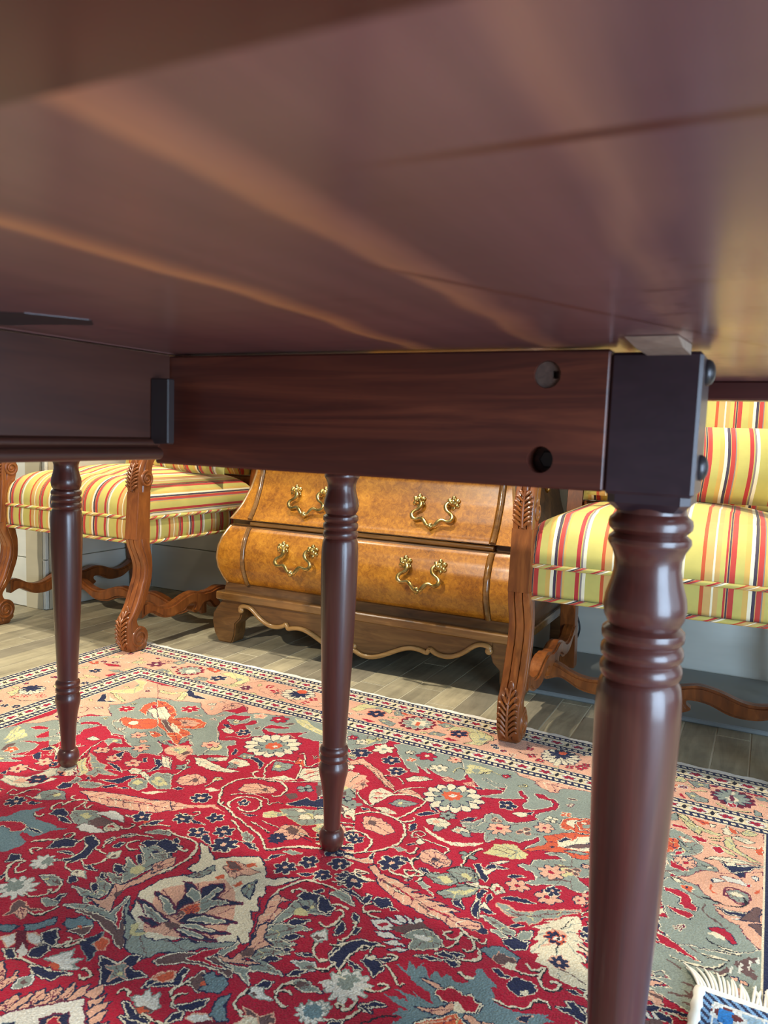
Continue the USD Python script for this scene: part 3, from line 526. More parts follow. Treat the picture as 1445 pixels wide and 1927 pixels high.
RUG = """
P G C 3 -1415,1030 -1417,1048 -1403,1092 -1403,1124 -1369,1145 -1355,1146 -1310,1107 -1323,1098 -1325,1079 -1332,1070 -1326,1062 -1313,1058 -1296,1076 -1285,1088 -1266,1072 -1274,1060 -1299,1049 -1329,1031 -1299,1040 -1282,1037 -1274,1018 -1281,999 -1297,974 -1297,958 -1307,946
P G C 3 -1290,1134 -1300,1146 -1290,1164 -1264,1172 -1245,1159 -1226,1148 -1225,1142 -1244,1140 -1264,1135 -1265,1127 -1244,1117 -1233,1099 -1231,1082
P G C 3 -1310,1164 -1293,1182 -1274,1187 -1246,1177 -1207,1159 -1174,1161 -1144,1139 -1128,1135 -1142,1125 -1155,1115 -1150,1104 -1136,1099 -1112,1107 -1095,1098 -1071,1089 -1081,1112 -1051,1124 -1052,1140 -1080,1164 -1101,1173 -1079,1193 -1245,1375 -1280,1367 -1310,1348 -1313,1313 -1310,1295 -1342,1275 -1282,1225 -1331,1190 -1322,1175
P G C 3 -1074,1247 -1022,1279 -994,1240 -961,1257 -946,1244 -962,1228 -926,1190 -947,1186 -976,1171 -977,1161 -991,1183 -1011,1191 -1032,1202
P G C 3 -1279,1372 -1250,1377 -1220,1372 -1202,1393 -1173,1401 -1150,1378 -1105,1344 -1096,1358 -1083,1380 -1058,1383 -1062,1354 -1057,1331 -1040,1294 -993,1239 -976,1167 -999,1159 -1022,1200 -1057,1229 -1087,1234 -1136,1219
P G C 3 -1049,1345 -1018,1356 -1013,1376 -1004,1373 -1002,1353 -1011,1344 -1016,1329 -1031,1331
P G C 3 -1055,1375 -1037,1409 -1003,1426 -949,1442 -907,1451 -859,1455 -795,1354 -827,1349 -863,1349 -853,1386 -873,1366 -910,1339 -931,1338 -947,1347 -923,1358 -899,1373 -903,1383 -933,1376 -948,1375 -955,1358 -949,1334 -928,1316 -943,1299 -971,1320 -992,1339 -981,1350 -978,1368 -993,1380 -1002,1366 -1015,1392
P G C 3 -793,1439 -762,1458 -696,1444 -688,1434 -685,1413 -704,1398 -708,1385 -725,1354 -733,1345 -748,1360
P G C 3 -664,1416 -646,1438 -630,1451 -531,1438 -416,1429 -391,1350 -417,1340 -447,1333 -471,1359 -492,1371 -479,1343 -489,1331 -522,1329 -540,1336 -564,1352 -562,1341 -546,1326 -590,1358 -568,1319 -580,1318 -603,1341 -637,1380 -647,1394
P G C 3 -520,1434 -489,1437 -418,1434 -402,1419 -384,1407 -356,1403 -335,1378 -312,1377 -307,1399 -257,1424 -224,1265 -239,1256 -293,1224 -314,1226 -317,1249 -311,1260 -319,1266 -318,1275 -307,1293 -294,1308 -293,1332 -305,1349 -318,1350 -331,1359 -343,1352 -345,1346 -335,1335 -312,1337 -306,1320 -319,1301 -333,1288 -344,1286 -349,1295 -344,1318 -356,1336 -368,1354 -377,1344 -367,1329 -358,1322 -367,1316 -385,1306 -406,1297 -426,1292 -407,1309 -396,1320 -397,1354 -408,1361 -424,1355 -445,1368 -452,1361 -448,1355 -425,1341 -402,1333 -416,1330 -435,1322 -446,1329 -465,1349 -485,1365
P G C 3 -423,1179 -406,1191 -393,1215 -396,1228 -390,1239 -378,1239 -367,1231 -355,1219 -338,1230 -317,1249 -305,1217 -407,1157 -411,1172
P G C 3 -417,1170 -397,1185 -389,1205 -396,1225 -390,1236 -379,1241 -365,1231 -355,1221 -335,1229 -311,1255 -305,1251 -282,1264 -271,1248 -255,1242 -248,1235 -264,1230 -292,1211 -282,1208 -281,1194 -288,1176 -305,1158 -298,1174 -290,1192 -298,1208 -306,1190 -321,1173 -339,1166 -356,1165 -366,1146 -372,1155 -375,1172 -391,1177
P G C 3 -302,1103 -296,1111 -285,1115 -282,1126 -275,1135 -259,1146 -245,1154 -234,1154 -255,1162 -271,1159 -261,1169 -243,1172 -229,1164 -209,1179 -198,1128 -218,1115 -203,1104 -191,1094 -200,1082 -211,1081 -223,1084 -250,1078 -267,1065 -275,1065 -267,1079 -268,1088 -277,1098 -288,1099
P G C 3 -108,1159 -90,1191 -79,1193 -62,1188 -48,1189 -41,1170 -24,1164 -3,1156 15,1171 18,1160 -25,1141 -19,1130 -1,1115 11,1114 15,1093 29,1074 37,1068 40,1031 -83,962 -85,997 -83,1014 -76,1018 -63,1014 -45,1009 -32,1009 -42,1014 -52,1021 -65,1030 -73,1039 -87,1050 -89,1079 -76,1082 -57,1087 -40,1077 -41,1073 -51,1063 -35,1043 -34,1041 -42,1038 -54,1040 -60,1050 -66,1066 -77,1080
P R C 3 -94,1156 -87,1158 -72,1159 -61,1151 -56,1134 -46,1126 -48,1120 -62,1118 -70,1126 -69,1140 -78,1146 -92,1149
P R C 3 -83,1110 -74,1109 -65,1106 -55,1110 -49,1104 -52,1096 -62,1097 -73,1099
P G C 3 -106,1281 -88,1286 -69,1269 -49,1266 -35,1259 -26,1249 -24,1241 -40,1235 -55,1223 -63,1209 -80,1198 -97,1207
P P M 3 -79,1195 -63,1209 -55,1224 -40,1237 -23,1241 -26,1251 -38,1265 -50,1272 -67,1270 -53,1286 -53,1312 -59,1325 -73,1341 -67,1363 36,1436 39,1071 33,1075 20,1088 15,1100 10,1116 -1,1115 -18,1130 -25,1147 -17,1156 -3,1158 -13,1157 -29,1161 -43,1176 -48,1191 -62,1191
P P M 3 -115,1410 -86,1417 -27,1410 36,1409 38,1277 -24,1241 -30,1255 -50,1267 -69,1269 -60,1280 -52,1296 -56,1314 -72,1330 -86,1340 -102,1346 -109,1339
P P M 3 -1407,1095 -1403,1124 -1394,1163 -1442,1289 -1415,1452 -1366,1447 -1303,1439 -1242,1372 -1280,1367 -1313,1351 -1311,1314 -1314,1295 -1342,1275 -1327,1258 -1283,1228 -1298,1219 -1332,1210 -1338,1186 -1367,1145 -1382,1117
P P M 3 -1343,1440 -1273,1453 -1189,1450 -1077,1457 -1012,1438 -933,1443 -970,1425 -1014,1418 -1031,1400 -1053,1421 -1072,1437 -1076,1407 -1090,1389 -1091,1353 -1105,1344 -1150,1378 -1171,1398 -1199,1385 -1230,1375 -1253,1380 -1276,1369
P P M 3 -414,1432 -388,1433 -258,1428 -255,1413 -286,1407 -303,1399 -310,1393 -310,1378 -321,1373 -332,1380 -341,1383 -354,1393 -358,1402 -377,1407 -393,1411 -402,1419
P R C 3 -1324,1061 -1324,1075 -1328,1099 -1314,1108 -1291,1092 -1298,1077 -1313,1060
P R C 2 -1328,1030 -1313,1041 -1298,1048 -1279,1064 -1266,1072 -1210,1024 -1268,988 -1277,1023 -1284,1039 -1297,1042
P R C 2 -1375,1090 -1368,1105 -1343,1109 -1338,1101 -1357,1088
P R C 3 -1256,1104 -1270,1141 -1256,1173 -1242,1174 -1196,1149 -1164,1150 -1133,1130 -1119,1125 -1147,1107 -1140,1095 -1103,1100 -1075,1088 -1082,1113 -1041,1125 -1018,1126 -982,1086 -1132,995
P O C 3 -1252,1227 -1250,1236 -1214,1242 -1202,1258 -1179,1264 -1144,1245 -1162,1210 -1190,1197 -1219,1202
P O C 3 -1253,1286 -1270,1321 -1262,1345 -1233,1344 -1203,1327 -1182,1296 -1195,1296 -1224,1323 -1246,1327 -1243,1301 -1221,1271
P C M 3 -1238,1296 -1235,1316 -1202,1318 -1179,1289 -1177,1265 -1203,1274
P R R 1 -1250,1324 -1240,1331 -1227,1316 -1240,1313
P O C 3 -1145,1205 -1136,1211 -1110,1204 -1114,1190 -1124,1188
P O C 3 -1262,1354 -1240,1358 -1198,1339 -1163,1308 -1157,1286 -1133,1309 -1102,1312 -1075,1304 -1064,1283 -1074,1265 -1109,1251 -1076,1248 -1063,1240 -1065,1217 -1057,1200 -1053,1181 -1077,1195 -1112,1218 -1154,1239
P C M 3 -1229,1319 -1223,1332 -1196,1313 -1171,1294 -1163,1274 -1179,1272 -1193,1280
P B C 3 -1172,1268 -1158,1269 -1121,1243 -1084,1213 -1090,1209 -1125,1233
P C - 0 -1140,1264 -1122,1259 -1097,1242 -1086,1219 -1119,1244
P P O 2 -1137,1290 -1106,1301 -1088,1296 -1085,1277 -1113,1264
F P N 6 -992,1215 -980,1222
P Y D 2 -1519,1653 -1519,1653 -1519,1653
P O C 2 -1111,1217 -1092,1228 -1068,1220 -1047,1182 -1058,1183 -1078,1199
P G N 2 -1099,1179 -1080,1184 -1053,1175 -1056,1170 -1080,1170
P G N 2 -1051,1187 -1060,1211 -1058,1234 -1047,1226 -1045,1198
P P P 0 -1055,1150 -1056,1170 -1045,1180 -1027,1191 -1004,1178 -996,1163 -998,1151 -989,1134 -989,1125 -1001,1130 -1014,1138 -1028,1136 -1040,1139
P Y - 0 -1047,1158 -1039,1173 -1019,1179 -1014,1162 -1010,1147 -1022,1150
F P N 6 -992,1216 -976,1226
F R C 7 -1286,1275 -1270,1285
F P N 6 -1152,1178 -1137,1187
F P N 6 -1100,1132 -1083,1138
L C 2 -1257,1215 -1234,1189 -1195,1174 -1182,1175
F C D 4 -1248,1213 -1241,1217
F C D 4 -1204,1184 -1197,1188
P Y C 2 -1422,1438 -1384,1441 -1353,1396 -1348,1359 -1394,1339 -1416,1330 -1395,1359 -1372,1384 -1384,1419
P Y K 2 -1398,1336 -1370,1335 -1322,1307 -1324,1301 -1362,1320
P N C 2 -1402,1314 -1401,1324 -1367,1288 -1343,1298 -1349,1290 -1380,1275
P C - 0 -1382,1317 -1346,1301 -1358,1298
F C M 4 -1345,1246 -1338,1251
L M 2 -1378,1225 -1365,1234 -1350,1217 -1355,1205
P Y - 0 -1348,1007 -1361,1042 -1375,1055 -1379,1076 -1366,1068 -1341,1054 -1342,1025 -1344,1009
P Y - 0 -1365,1017 -1390,1053 -1401,1085 -1388,1077 -1358,1029
P B - 0 -1325,980 -1339,1006 -1328,1019 -1324,1008 -1318,984
F R C 7 -1162,1353 -1143,1365
P Y K 2 -1312,1412 -1276,1414 -1258,1431 -1249,1442 -1247,1423 -1268,1405 -1300,1399
P Y K 2 -1231,1384 -1249,1421 -1252,1450 -1234,1421 -1216,1384
P N C 2 -1255,1449 -1247,1454 -1217,1432 -1167,1424 -1196,1415 -1226,1416
L M 3 -1094,1386 -1104,1407 -1098,1435 -1072,1437 -1051,1422 -1053,1403
P P M 2 -1108,1405 -1107,1424 -1079,1428 -1081,1413 -1085,1401
F C N 5 -1140,1403 -1133,1408
F P C 5 -999,1402 -986,1410
F R N 6 -951,1407 -931,1410
P Y - 0 -925,1431 -895,1433 -855,1409 -827,1402 -813,1380 -841,1386 -875,1396 -903,1411
F C K 4 -1027,1351 -1022,1354
P C K 2 -1025,1295 -1018,1307 -995,1298 -994,1284 -1006,1283
F N C 6 -973,1304 -957,1310
L C 2 -990,1263 -973,1274 -953,1279 -946,1298
P N C 1 -1038,1319 -1027,1322 -1014,1310 -1021,1306
P P R 1 -896,1336 -883,1344 -863,1341 -883,1326
E C 14 N -881,1280 -828,1305
E G 9 N -879,1277 -847,1294
E O 8 - -878,1280 -861,1289
F W O 5 -873,1279 -869,1281
P C K 2 -952,1157 -952,1167 -922,1185 -915,1172 -927,1162 -939,1155
P G N 2 -952,1157 -950,1168 -929,1164 -938,1154
P C K 2 -977,1151 -964,1156 -934,1149 -896,1144 -865,1144 -877,1134 -904,1126 -928,1124 -957,1131
P C K 2 -906,1168 -907,1187 -882,1193 -864,1182 -872,1164 -891,1159
P G N 2 -892,1146 -901,1169 -883,1167 -878,1154
P G K 2 -908,1200 -906,1217 -885,1220 -879,1208 -891,1197
P N C 2 -890,1211 -867,1211 -846,1198 -838,1176 -859,1197 -879,1204
P N C 1 -924,1200 -937,1226 -927,1221 -917,1201
F G K 5 -968,1106 -956,1113
L C 3 -962,1074 -959,1093 -974,1127 -982,1129
P P N 2 -935,1050 -943,1068 -940,1084 -921,1096 -898,1092 -889,1077 -899,1060 -918,1049
L B 2 -917,1058 -916,1073 -908,1083
P G K 2 -985,1057 -977,1071 -959,1070 -951,1055 -972,1044
P C C 1 -871,1058 -868,1068 -848,1064 -857,1056
F Y N 5 -879,1101 -871,1106
L C 2 -878,1065 -881,1094
P N C 2 -924,1029 -920,1037 -908,1039 -912,1028
F N C 6 -857,1027 -840,1035
L C 4 -841,1153 -837,1167 -840,1159 -834,1148 -820,1142 -809,1148 -830,1184 -837,1214 -832,1230 -805,1240 -783,1231 -766,1210 -754,1170
P G N 2 -816,1186 -831,1221 -820,1221 -794,1224 -789,1208 -800,1184
P O K 2 -791,1232 -803,1257 -782,1251 -765,1229 -779,1233
L K 2 -813,1274 -799,1273 -768,1234 -748,1258
L C 3 -810,1273 -793,1266 -770,1232 -755,1270
P C K 2 -753,1182 -765,1217 -740,1245 -710,1197 -732,1178
L R 3 -749,1200 -734,1236
L R 3 -737,1189 -726,1222
L C 3 -810,1148 -779,1149 -708,1192
P C R 2 -801,1154 -782,1177 -752,1172 -771,1157
L C 5 -812,1036 -821,1033 -841,1063 -849,1085 -843,1119 -820,1142 -791,1151 -758,1142 -744,1126 -742,1106 -754,1099
L C 5 -781,1032 -763,1028 -750,1036 -749,1056 -764,1073 -783,1074 -800,1063 -806,1044 -794,1025
F N C 5 -782,1051 -771,1055
P P N 2 -817,1082 -824,1108 -806,1124 -773,1125 -757,1118 -761,1105 -788,1089
L B 2 -805,1090 -786,1107 -766,1108
L C 2 -820,1062 -799,1082 -772,1088 -738,1068
L C 2 -738,1068 -732,1081 -722,1082
L C 5 -821,1033 -805,1023 -781,1013 -749,999 -712,985 -683,968 -661,948 -646,957 -620,978 -585,991
P P R 2 -913,983 -892,991 -860,995 -834,1011 -818,1020 -804,1009 -786,1005 -818,1010 -844,995 -869,965 -886,955
L B 3 -888,968 -874,982
F N C 6 -835,955 -821,964
P N C 2 -822,961 -808,960 -791,956 -806,952
L C 2 -855,969 -835,967 -821,980 -824,987 -834,981
F N C 5 -790,984 -776,990
F N C 6 -750,957 -734,964
F N C 5 -783,933 -769,941
P N C 2 -772,928 -762,934 -746,917 -756,917
F N C 7 -721,923 -704,931
L C 4 -762,991 -746,983 -724,970 -711,965
P G C 2 -719,964 -717,973 -699,967 -694,955 -705,951
P N C 2 -701,945 -688,953 -669,936 -686,938
L C 2 -740,945 -724,940 -706,946
P P N 2 -675,986 -678,1023 -654,1033 -628,1017 -633,998 -652,982 -662,974
F N - 9 -663,984 -649,990
P B - 0 -668,1016 -664,1027 -655,1023 -655,1010
L C 2 -717,1018 -694,1013 -682,1012
L C 2 -643,1013 -621,1013 -606,1015
L N 2 -646,1007 -608,1000
L C 2 -730,1006 -710,999 -686,992
F G N 4 -718,1150 -703,1156
P N C 2 -713,1083 -701,1110 -697,1123 -681,1117 -670,1139 -652,1109 -672,1102 -693,1089
P B - 0 -709,1169 -702,1179 -681,1148 -683,1136
P B - 0 -739,1113 -723,1128 -710,1115 -717,1100
P G Y 2 -712,1063 -694,1079 -666,1086 -648,1102 -622,1060 -654,1037 -677,1046 -698,1053
P C B 2 -691,1076 -677,1084 -671,1078 -682,1069
P C B 2 -673,1063 -659,1071 -651,1062 -664,1052
P C B 2 -654,1074 -641,1086 -632,1073 -644,1066
P Y C 1 -730,1040 -721,1051 -693,1056 -704,1035 -724,1028
P N C 1 -762,1019 -749,1022 -733,1027 -744,1016
P Y C 2 -633,1040 -620,1057 -603,1028 -620,1031
P P K 2 -707,1297 -688,1322 -635,1285 -591,1252 -579,1243 -592,1235 -633,1267 -675,1297 -698,1283
E P 9 R -664,1225 -636,1243
L C 2 -662,1221 -664,1249 -667,1259
F G K 5 -582,1434 -571,1441
F R N 6 -583,1399 -563,1408
F C K 4 -619,1398 -611,1403
F O C 4 -604,1366 -595,1369
F C K 4 -581,1427 -570,1431
F C K 6 -675,1384 -652,1391
F N C 6 -706,1344 -686,1350
F N C 6 -638,1343 -619,1347
F N C 6 -606,1305 -589,1312
P C K 2 -576,1284 -566,1305 -543,1310 -534,1304 -550,1291 -569,1280
F R N 6 -759,1405 -747,1409
F C K 5 -730,1393 -716,1394
F Y K 4 -706,1423 -697,1428
F P K 6 -526,1414 -510,1417
F C K 6 -540,1360 -523,1368
P P R 2 -518,1319 -509,1333 -494,1325 -505,1310
P Y - 0 -488,1361 -494,1408 -470,1409 -444,1406 -447,1386 -470,1378
L Y 2 -508,1355 -508,1380 -496,1381 -480,1378 -463,1376 -451,1399 -431,1396 -409,1406
F R N 5 -414,1394 -406,1396
P P R 2 -518,1320 -509,1332 -492,1321 -502,1310
P P R 2 -475,1326 -461,1340 -449,1319 -464,1316
P N C 2 -450,1321 -441,1324 -432,1318 -442,1312
P C K 2 -576,1283 -565,1304 -533,1308 -548,1288 -568,1276
F N C 6 -606,1304 -589,1311
L C 2 -618,1272 -600,1283 -582,1276 -573,1261
E C 14 N -469,1258 -417,1274
E G 9 N -470,1258 -433,1264
E O 8 - -475,1265 -457,1266
F W O 5 -473,1265 -467,1267
P P K 2 -666,1295 -628,1281 -574,1233 -573,1226 -601,1244 -635,1271
P P K 2 -569,1228 -549,1248 -512,1227 -550,1228
L C 3 -572,1220 -552,1254 -528,1269
P C R 2 -611,1205 -600,1223 -569,1217 -578,1183 -582,1160 -595,1167
L R 3 -599,1202 -579,1209
L R 3 -594,1183 -576,1194
L C 4 -629,1189 -607,1166 -581,1153 -524,1136
L C 5 -524,1136 -512,1177 -508,1209 -512,1222 -535,1227 -566,1216 -581,1176 -584,1159
L C 4 -523,1137 -510,1133 -499,1144 -502,1154
P G N 2 -559,1179 -553,1205 -516,1204 -528,1182 -544,1177
P C R 2 -578,1152 -557,1165 -533,1154 -547,1146
L C 5 -588,1098 -593,1114 -584,1129 -562,1140 -533,1136 -512,1129 -497,1111 -489,1081 -495,1049 -513,1027 -532,1012 -549,1002
L C 5 -581,1053 -565,1065 -542,1063 -527,1051 -524,1028 -533,1013
P P N 2 -567,1092 -575,1116 -552,1124 -524,1113 -509,1096 -519,1077 -541,1081 -556,1081
L B 3 -562,1096 -541,1099
F N C 6 -554,1044 -541,1049
P P R 2 -649,1199 -643,1237 -623,1220 -631,1193
F G - 4 -614,1143 -600,1149
P N C 2 -595,1140 -582,1142 -579,1140 -588,1136
P N C 2 -503,1170 -490,1187 -468,1193 -481,1178 -496,1167
P N C 2 -491,1206 -485,1208 -471,1196 -480,1196
F G K 6 -452,1193 -438,1199
P N C 2 -426,1185 -421,1202 -406,1211 -412,1193
P C K 2 -479,1158 -472,1172 -455,1177 -436,1165 -443,1150 -461,1151 -471,1149
P G N 2 -455,1132 -460,1149 -444,1151 -446,1140
P C R 2 -476,1137 -455,1127 -425,1115 -395,1122 -369,1139 -380,1119 -405,1106 -433,1110 -462,1123
L R 2 -439,1119 -410,1119
P C K 2 -431,1150 -424,1164 -402,1163 -405,1148 -420,1144
P G N 2 -415,1151 -400,1156 -394,1146 -407,1143
P N C 2 -497,1129 -490,1138 -484,1124 -489,1112
L C 3 -481,1099 -482,1107 -477,1119 -465,1117 -465,1106 -476,1108
L C 3 -479,1096 -452,1099 -421,1096 -410,1087 -411,1075
P C K 2 -467,1086 -464,1100 -452,1091 -456,1080
P N C 1 -475,1073 -468,1081 -463,1078 -470,1072
P G C 2 -490,1052 -482,1057 -470,1054 -476,1044
L C 3 -466,1050 -456,1054 -456,1072
P P N 2 -445,1047 -445,1066 -431,1081 -415,1076 -396,1064 -393,1047 -408,1035 -425,1039
L N 2 -429,1056 -396,1053
L N 2 -426,1069 -405,1066
P B - 0 -440,1050 -437,1067 -432,1055
L C 3 -443,1044 -447,1030 -439,1017 -420,1009
P N C 2 -429,1022 -418,1022 -415,1012 -424,1014
F N C 6 -473,1012 -455,1020
P N C 2 -468,1033 -459,1035 -449,1030 -455,1026
P P C 2 -541,995 -517,997 -502,1002 -502,995 -521,991
P N C 2 -511,1008 -510,1022 -506,1019 -506,1007
P P N 2 -497,990 -493,996 -474,975 -452,963 -465,955
L C 3 -510,961 -507,970 -496,972 -492,968 -499,963
L C 2 -505,956 -471,955
F N C 6 -531,974 -522,976
F N C 7 -507,941 -488,949
L C 3 -467,993 -452,987 -439,991 -429,1004
L C 3 -444,1003 -436,1011 -430,1007
F G K 4 -377,1090 -364,1094
L C 4 -377,1060 -375,1080 -372,1109 -366,1119
P G K 2 -391,1037 -386,1047 -380,1056 -362,1061 -344,1046 -342,1037 -355,1026 -374,1018
P Y - 0 -376,1024 -366,1045 -348,1044 -350,1032
P N C 2 -358,1071 -353,1078 -332,1054 -331,1040 -340,1041
P N C 2 -340,1074 -328,1087 -313,1086 -326,1076
P G C 2 -415,1012 -400,1021 -381,1018 -365,1013 -396,997
P Y R 2 -359,1111 -351,1133 -328,1151 -319,1120 -340,1112
F N C 5 -379,1281 -371,1281
F N C 5 -374,1281 -358,1289
P C K 2 -357,1256 -350,1268 -337,1272 -335,1259 -343,1252
P N C 2 -338,1269 -326,1283 -329,1270
P C R 0 -457,1251 -457,1251 -457,1251
F B P 3 -376,1221 -368,1223
F P N 7 -361,1195 -342,1202
F B P 3 -321,1207 -309,1212
F P N 6 -296,1237 -280,1242
F C K 4 -293,1272 -282,1276
F O C 4 -274,1301 -265,1305
F C M 4 -275,1341 -270,1343
P O C 3 -275,1261 -273,1283 -256,1298 -235,1308 -224,1257 -246,1252 -255,1257 -263,1249 -269,1253
P O C 3 -252,1282 -246,1298 -234,1301 -226,1267 -240,1263
P G O 2 -242,1280 -231,1289 -228,1273 -236,1270
P C - 0 -266,1282 -254,1281 -252,1263 -265,1271
P O N 2 -289,1211 -274,1225 -255,1241 -248,1248 -223,1252 -208,1179 -218,1170 -229,1167 -242,1176 -259,1171 -281,1165 -307,1148 -303,1157 -285,1178 -278,1196
P N C 2 -266,1207 -258,1222 -249,1225 -258,1208
P C - 0 -260,1189 -249,1210 -237,1235 -222,1247 -213,1203 -229,1193 -245,1191
P B N 2 -251,1192 -236,1210 -218,1224 -215,1214 -237,1199
P G N 2 -248,1180 -232,1190 -211,1194 -224,1183
P N O 2 -273,1182 -267,1186 -261,1185 -267,1180
P Y R 2 -360,1109 -352,1125 -353,1145 -338,1154 -321,1160 -312,1152 -295,1141 -296,1128 -313,1116 -336,1114
P Y B 2 -334,1129 -328,1141 -313,1141 -318,1131
L B 1 -353,1128 -337,1130
L B 1 -350,1137 -328,1142
F G K 4 -377,1090 -363,1095
L C 4 -377,1058 -377,1080 -374,1106 -366,1117
P N C 2 -359,1072 -353,1077 -331,1048 -330,1037 -340,1043
P N C 2 -342,1072 -336,1085 -321,1086 -335,1073
P C N 1 -346,1067 -339,1068 -322,1082 -332,1066 -333,1050
P C N 2 -340,1088 -330,1102 -314,1108 -326,1094
P N C 1 -329,1086 -309,1087 -322,1082
P N C 2 -307,1066 -299,1076 -282,1080 -295,1067
F P N 6 -286,1051 -270,1057
F P N 6 -238,1045 -220,1052
F P N 7 -251,1111 -232,1119
F P N 6 -209,1153 -203,1155
F P N 6 -196,1061 -186,1065
F N C 6 -237,1063 -226,1069
P B - 0 -255,1131 -238,1139 -221,1145 -240,1132
F B P 3 -222,1129 -211,1134
P B - 0 -255,1086 -241,1097 -216,1100 -230,1095
P C K 2 -320,1023 -321,1034 -314,1040 -304,1034 -296,1026 -306,1015
P R C 1 -315,1031 -310,1034 -305,1026 -310,1023
P C K 2 -354,1014 -342,1024 -321,1025 -329,1019 -345,1015
P G K 2 -381,1052 -371,1059 -354,1053 -345,1040 -340,1031 -360,1022 -371,1025
P Y - 0 -370,1032 -362,1045 -347,1042 -346,1034 -359,1029
P G K 2 -365,1011 -351,1014 -334,1011 -335,992 -353,979
P Y - 0 -360,997 -350,1003 -337,1007 -345,991
P N C 2 -330,1003 -328,1015 -322,1016 -323,980 -325,971 -327,988
P N C 2 -318,1007 -314,1012 -310,1001 -312,986
P C N 2 -319,974 -317,988 -309,982 -299,973 -305,974 -313,978
P N C 2 -320,971 -308,975 -292,969 -303,965
P N C 2 -297,1011 -284,1021 -267,1023 -252,1021 -262,1015 -281,1012
P G P 3 -297,994 -285,997 -272,991 -255,993 -233,1013 -190,1038 -206,1017 -278,975
P N C 2 -349,970 -343,971 -335,960 -342,961
P G P 3 -298,994 -289,996 -274,991 -256,994 -233,1014 -187,1035 -211,1012 -233,992 -243,969 -249,973 -248,980 -261,966 -268,970 -262,978 -277,980 -290,987
L D 1 -279,986 -251,989 -230,1004 -189,1033
P C R 2 -240,965 -229,979 -218,991 -231,986 -204,1011 -189,1021 -182,1002 -187,982 -172,972 -180,963 -166,951 -177,947 -161,939 -169,928 -154,914 -148,884 -162,884 -176,883 -195,886 -202,899 -217,901 -216,918 -230,917 -231,925 -224,947 -233,944 -231,952 -226,969
F N O 7 -207,961 -195,966
F N P 7 -189,916 -177,921
F W O 5 -204,961 -201,962
P P - 0 -218,939 -210,948 -207,943 -218,935
L B 2 -187,903 -172,900 -152,893
L K 1 -222,974 -209,974 -198,931
L K 1 -204,982 -200,996 -194,1012
P G C 3 -307,955 -295,959 -273,952 -257,947 -258,939 -269,938 -282,944 -298,950
P G C 3 -285,934 -277,938 -264,931 -270,928
P G C 3 -253,935 -246,951 -237,957 -240,940 -245,931
P N C 3 -263,923 -257,935 -244,929 -237,933 -237,919 -248,913 -259,916
P N C 2 -266,954 -259,963 -249,964 -258,955
P N C 2 -321,954 -319,965 -312,962 -310,948 -315,949
P N P 2 -340,933 -326,941 -306,940 -284,925 -296,920 -315,921 -331,924
P P - 0 -333,928 -319,930 -304,927 -311,921
P T N 3 -285,890 -280,899 -264,908 -248,907 -237,900 -237,889 -255,894 -264,884 -278,885
P B P 2 -268,882 -263,896 -245,896 -237,887 -247,879 -257,876
P C - 0 -250,873 -246,884 -236,884 -234,874 -242,872
L C 4 -323,914 -309,906 -296,904 -286,905 -285,912
L C 4 -306,880 -297,881 -294,889 -299,898 -307,902
L C 4 -298,860 -285,871 -285,883 -291,891
L C 4 -295,838 -286,835 -275,837
L C 4 -234,874 -218,874 -206,884 -205,895 -212,886 -220,887 -226,893
L C 4 -206,887 -205,873 -198,864 -186,862 -180,870 -180,875 -185,879 -192,876
L C 4 -244,817 -228,813 -215,815 -203,824 -199,835 -189,841 -180,835
P N C 2 -260,862 -254,868 -244,861 -237,857 -248,855
P N C 2 -235,842 -234,855 -228,862 -218,860 -212,861 -200,856 -202,846 -209,842 -218,835 -227,838
P C - 0 -218,843 -209,848 -208,841 -216,838
P N C 2 -172,872 -165,876 -149,870 -159,870
P N C 3 -166,852 -159,856 -142,842 -138,829 -150,832 -172,839 -162,843 -153,843
P T - 0 -277,852 -273,857 -261,845 -246,836 -253,832 -240,819 -247,817 -234,808 -217,807 -202,812 -180,824 -183,816 -171,816 -187,800 -265,756 -289,818 -277,826 -274,840
P R C 4 -285,805 -279,805 -274,798 -270,806 -261,803 -253,796 -252,785 -261,779 -273,786 -280,793
P N P 2 -210,799 -203,806 -195,812 -198,799 -204,797
P P N 3 -262,775 -256,778 -247,771 -228,777 -255,761
P C - 0 -278,789 -268,781 -262,773 -269,766
F P N 8 -74,1247 -57,1254
P R C 2 -101,1242 -88,1239 -69,1229 -69,1221 -81,1224 -98,1228
L K 2 -52,1254 -41,1248 -35,1250
P C K 1 -42,1248 -37,1253 -35,1249 -40,1245
L B 3 -97,1205 -81,1214
P C K 2 -89,1190 -80,1192 -70,1183 -81,1182
P O C 2 -74,1176 -56,1182 -54,1174 -60,1163 -71,1169
P N - 0 -67,1176 -64,1178 -64,1169 -66,1169
L B 3 -64,1166 -41,1152
L B 4 -37,1141 -35,1120 -23,1109 -12,1099 -5,1099
P R N 3 -30,1085 -14,1094 -3,1088 6,1071 1,1066 -11,1076 -23,1079
P C - 0 -29,1075 -20,1080 -9,1075 -10,1069 -20,1070
L K 3 -29,1062 -21,1053 -13,1052 -1,1050
L C 3 -42,1032 -25,1025 -3,1020
L C 2 -31,1026 -11,1033 3,1034
L C 2 -26,1039 -7,1041 10,1045
L C 2 -15,1051 10,1051 30,1060
P B - 0 7,1026 21,1047 31,1054 29,1046 20,1032
P W - 0 9,1024 13,1032 15,1020 10,1016
P W - 0 20,1042 23,1044 23,1028 20,1030
L B 4 -58,998 -40,998 -24,1002
L C 2 -69,1004 -58,1005 -38,1007
P O P 2 -71,994 -61,990 -49,984 -60,980
P W M 2 -19,1273 -12,1277 -8,1272 -14,1265
